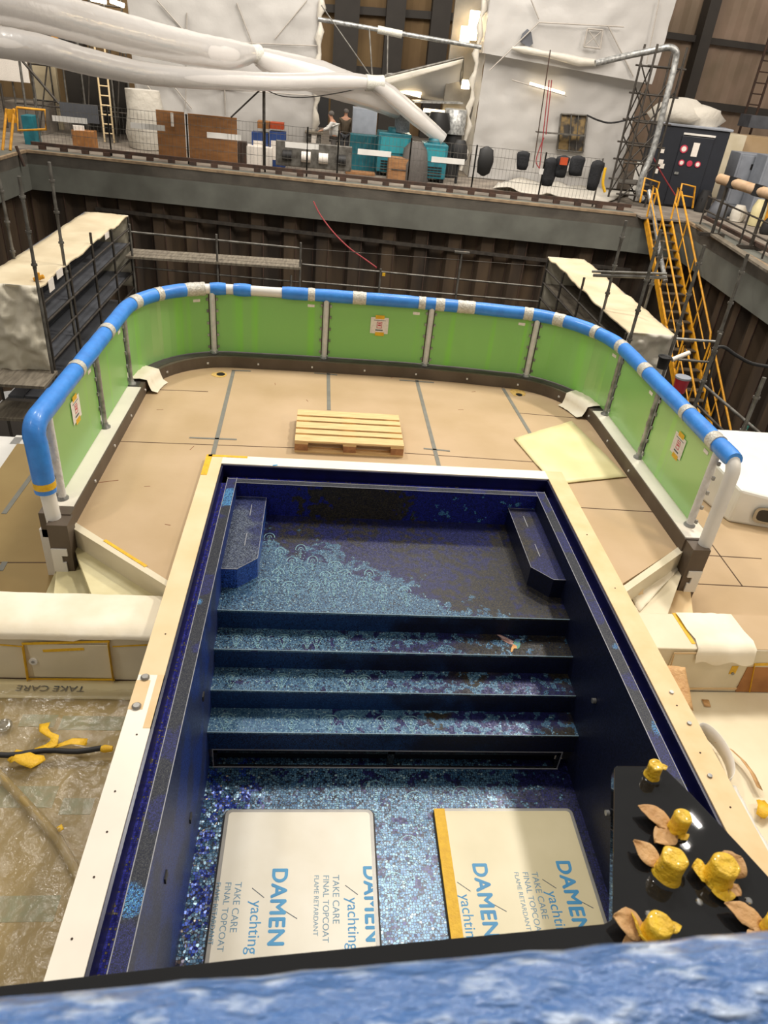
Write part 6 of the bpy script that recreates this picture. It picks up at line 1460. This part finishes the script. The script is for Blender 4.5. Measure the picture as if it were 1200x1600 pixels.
mb = MB(); mb.box((MX-.09, MY-.13, .03), (.28, .10, .08)); mb.box((MX-.03, MY+.14, .03), (.28, .10, .08)); part('shoes', mb, 'rubber', MAN)
WB = thing('workbench', 'grey steel workbench in front of the person in the white sweater', 'workbench', (MX-.75, MY-.1, 0))
mb = MB(); mb.b2((MX-1.1, MY-.5, 1.0), (MX-.42, MY+.4, 1.06)); part('bench_top', mb, 'plank', WB)
mb = MB(); mb.b2((MX-1.05, MY-.45, 0), (MX-.5, MY+.35, 1.0)); part('bench_body', mb, 'galv', WB, .02)
mb = MB(); q = V((MX-.75, MY-.47, .6)); mb.quadgrid(q+V((-.12, 0, -.1)), q+V((.06, 0, -.1)), q+V((.1, 0, .42)), q+V((-.1, 0, .42)), 5, 6, .03, 6); solo('white_rag', mb, 'paper', 'white rag hanging over the edge of the grey workbench', 'rag')
q = Py(541, 180, 32); P2 = thing('person', 'person in an olive top standing behind in the dark gap', 'person', (q.x, 32.5, 0))
MX, MY = q.x, 32.5
skin_mesh('body', [(0, 0, .95), (0, 0, 1.3), (0, 0, 1.45), (0, 0, 1.55), (0, 0, 1.65), (0, 0, 1.72), (-.2, 0, 1.42), (-.24, 0, 1.15), (-.22, -.1, .92), (.2, 0, 1.42), (.24, 0, 1.15), (.22, -.1, .92), (-.1, 0, .85), (-.1, 0, .45), (-.1, 0, .02), (.1, 0, .85), (.1, 0, .45), (.1, 0, .02)],
          [(0, 1), (1, 2), (2, 3), (3, 4), (4, 5), (2, 6), (6, 7), (7, 8), (2, 9), (9, 10), (10, 11), (0, 12), (12, 13), (13, 14), (0, 15), (15, 16), (16, 17)], [.14, .14, .09, .055, .085, .075, .06, .045, .035, .06, .045, .035, .09, .06, .045, .09, .06, .045], 'skin', P2)
skin_mesh('jacket', [(0, 0, .82), (0, 0, 1.15), (0, 0, 1.44), (-.2, 0, 1.42), (-.24, 0, 1.15), (-.22, -.1, .97), (.2, 0, 1.42), (.24, 0, 1.15), (.22, -.1, .97)], [(0, 1), (1, 2), (2, 3), (3, 4), (4, 5), (2, 6), (6, 7), (7, 8)], [.21, .20, .14, .09, .07, .05, .09, .07, .05], 'treaddark', P2)
skin_mesh('trousers', [(0, 0, .95), (-.1, 0, .85), (-.1, 0, .45), (-.1, 0, .1), (.1, 0, .85), (.1, 0, .45), (.1, 0, .1)], [(0, 1), (1, 2), (2, 3), (0, 4), (4, 5), (5, 6)], [.16, .115, .085, .07, .115, .085, .07], 'greyboard', P2)
mb = MB(); mb.lathe((MX, MY, 1.66), [(.098, 0), (.108, .04), (.10, .09), (.06, .13), (.01, .14)], 16); part('hair', mb, 'hair', P2)
mast = tubething('fence_mast', V((Gz(414, 262, 0).x, 27.5, 0)), V((Gz(414, 262, 0).x, 27.5, 2.6)), .05, 'galv_dark', 'tall dark mast rising above the fence before the blue boxes', 'pole')
q = V((Gz(414, 262, 0).x, 27.5, 2.5)); mb = MB(); mb.tube([q, q+V((-1.1, 0, -1.0))], .03, 6); part('brace', mb, 'galv_dark', mast)
for i, (a, b, lab) in enumerate((((22, 80), (92, 162), 'dark slanting tube at the far left above the yellow gate'), ((-5, 74), (60, 92), 'dark level tube between the ducts at the far left'), ((20, 20), (42, 180), 'pale leaning tube beside the left hanging sheets'), ((0, 130), (12, 200), 'dark tube at the left picture edge above the yellow gate'))):
    tubething('scaffold_tube', Py(*a, 29.5), Py(*b, 29.5), .045, 'galv_dark' if i != 2 else 'galv', lab, group='loose tubes at the far left')
# cabinets in the dark gap behind the men
pbox('grey_machine', (552, 168), (585, 240), 31, .9, 'cabinetgrey', 'grey machine cabinet in the gap right of the two people', 'cabinet')
pbox('dark_rack', (497, 150), (512, 200), 33, .5, 'rubber', 'dark rack at the right edge of the left tower', 'rack')

# lower scaffold planks beyond the left railing end
for i, (p, q, lab) in enumerate((((-10, 588), (78, 592), 'upper plank stage under the near end of the left wrapped scaffold'), ((-10, 640), (60, 646), 'lower plank stage seen beyond the left railing corner'))):
    a, b = Py(*p, 11.6), Py(*q, 11.6); mb = MB(); mb.b2((a.x, 11.3, a.z-.05), (b.x, 12.0, a.z)); solo('scaffold_stage', mb, 'plank', lab, 'plank')
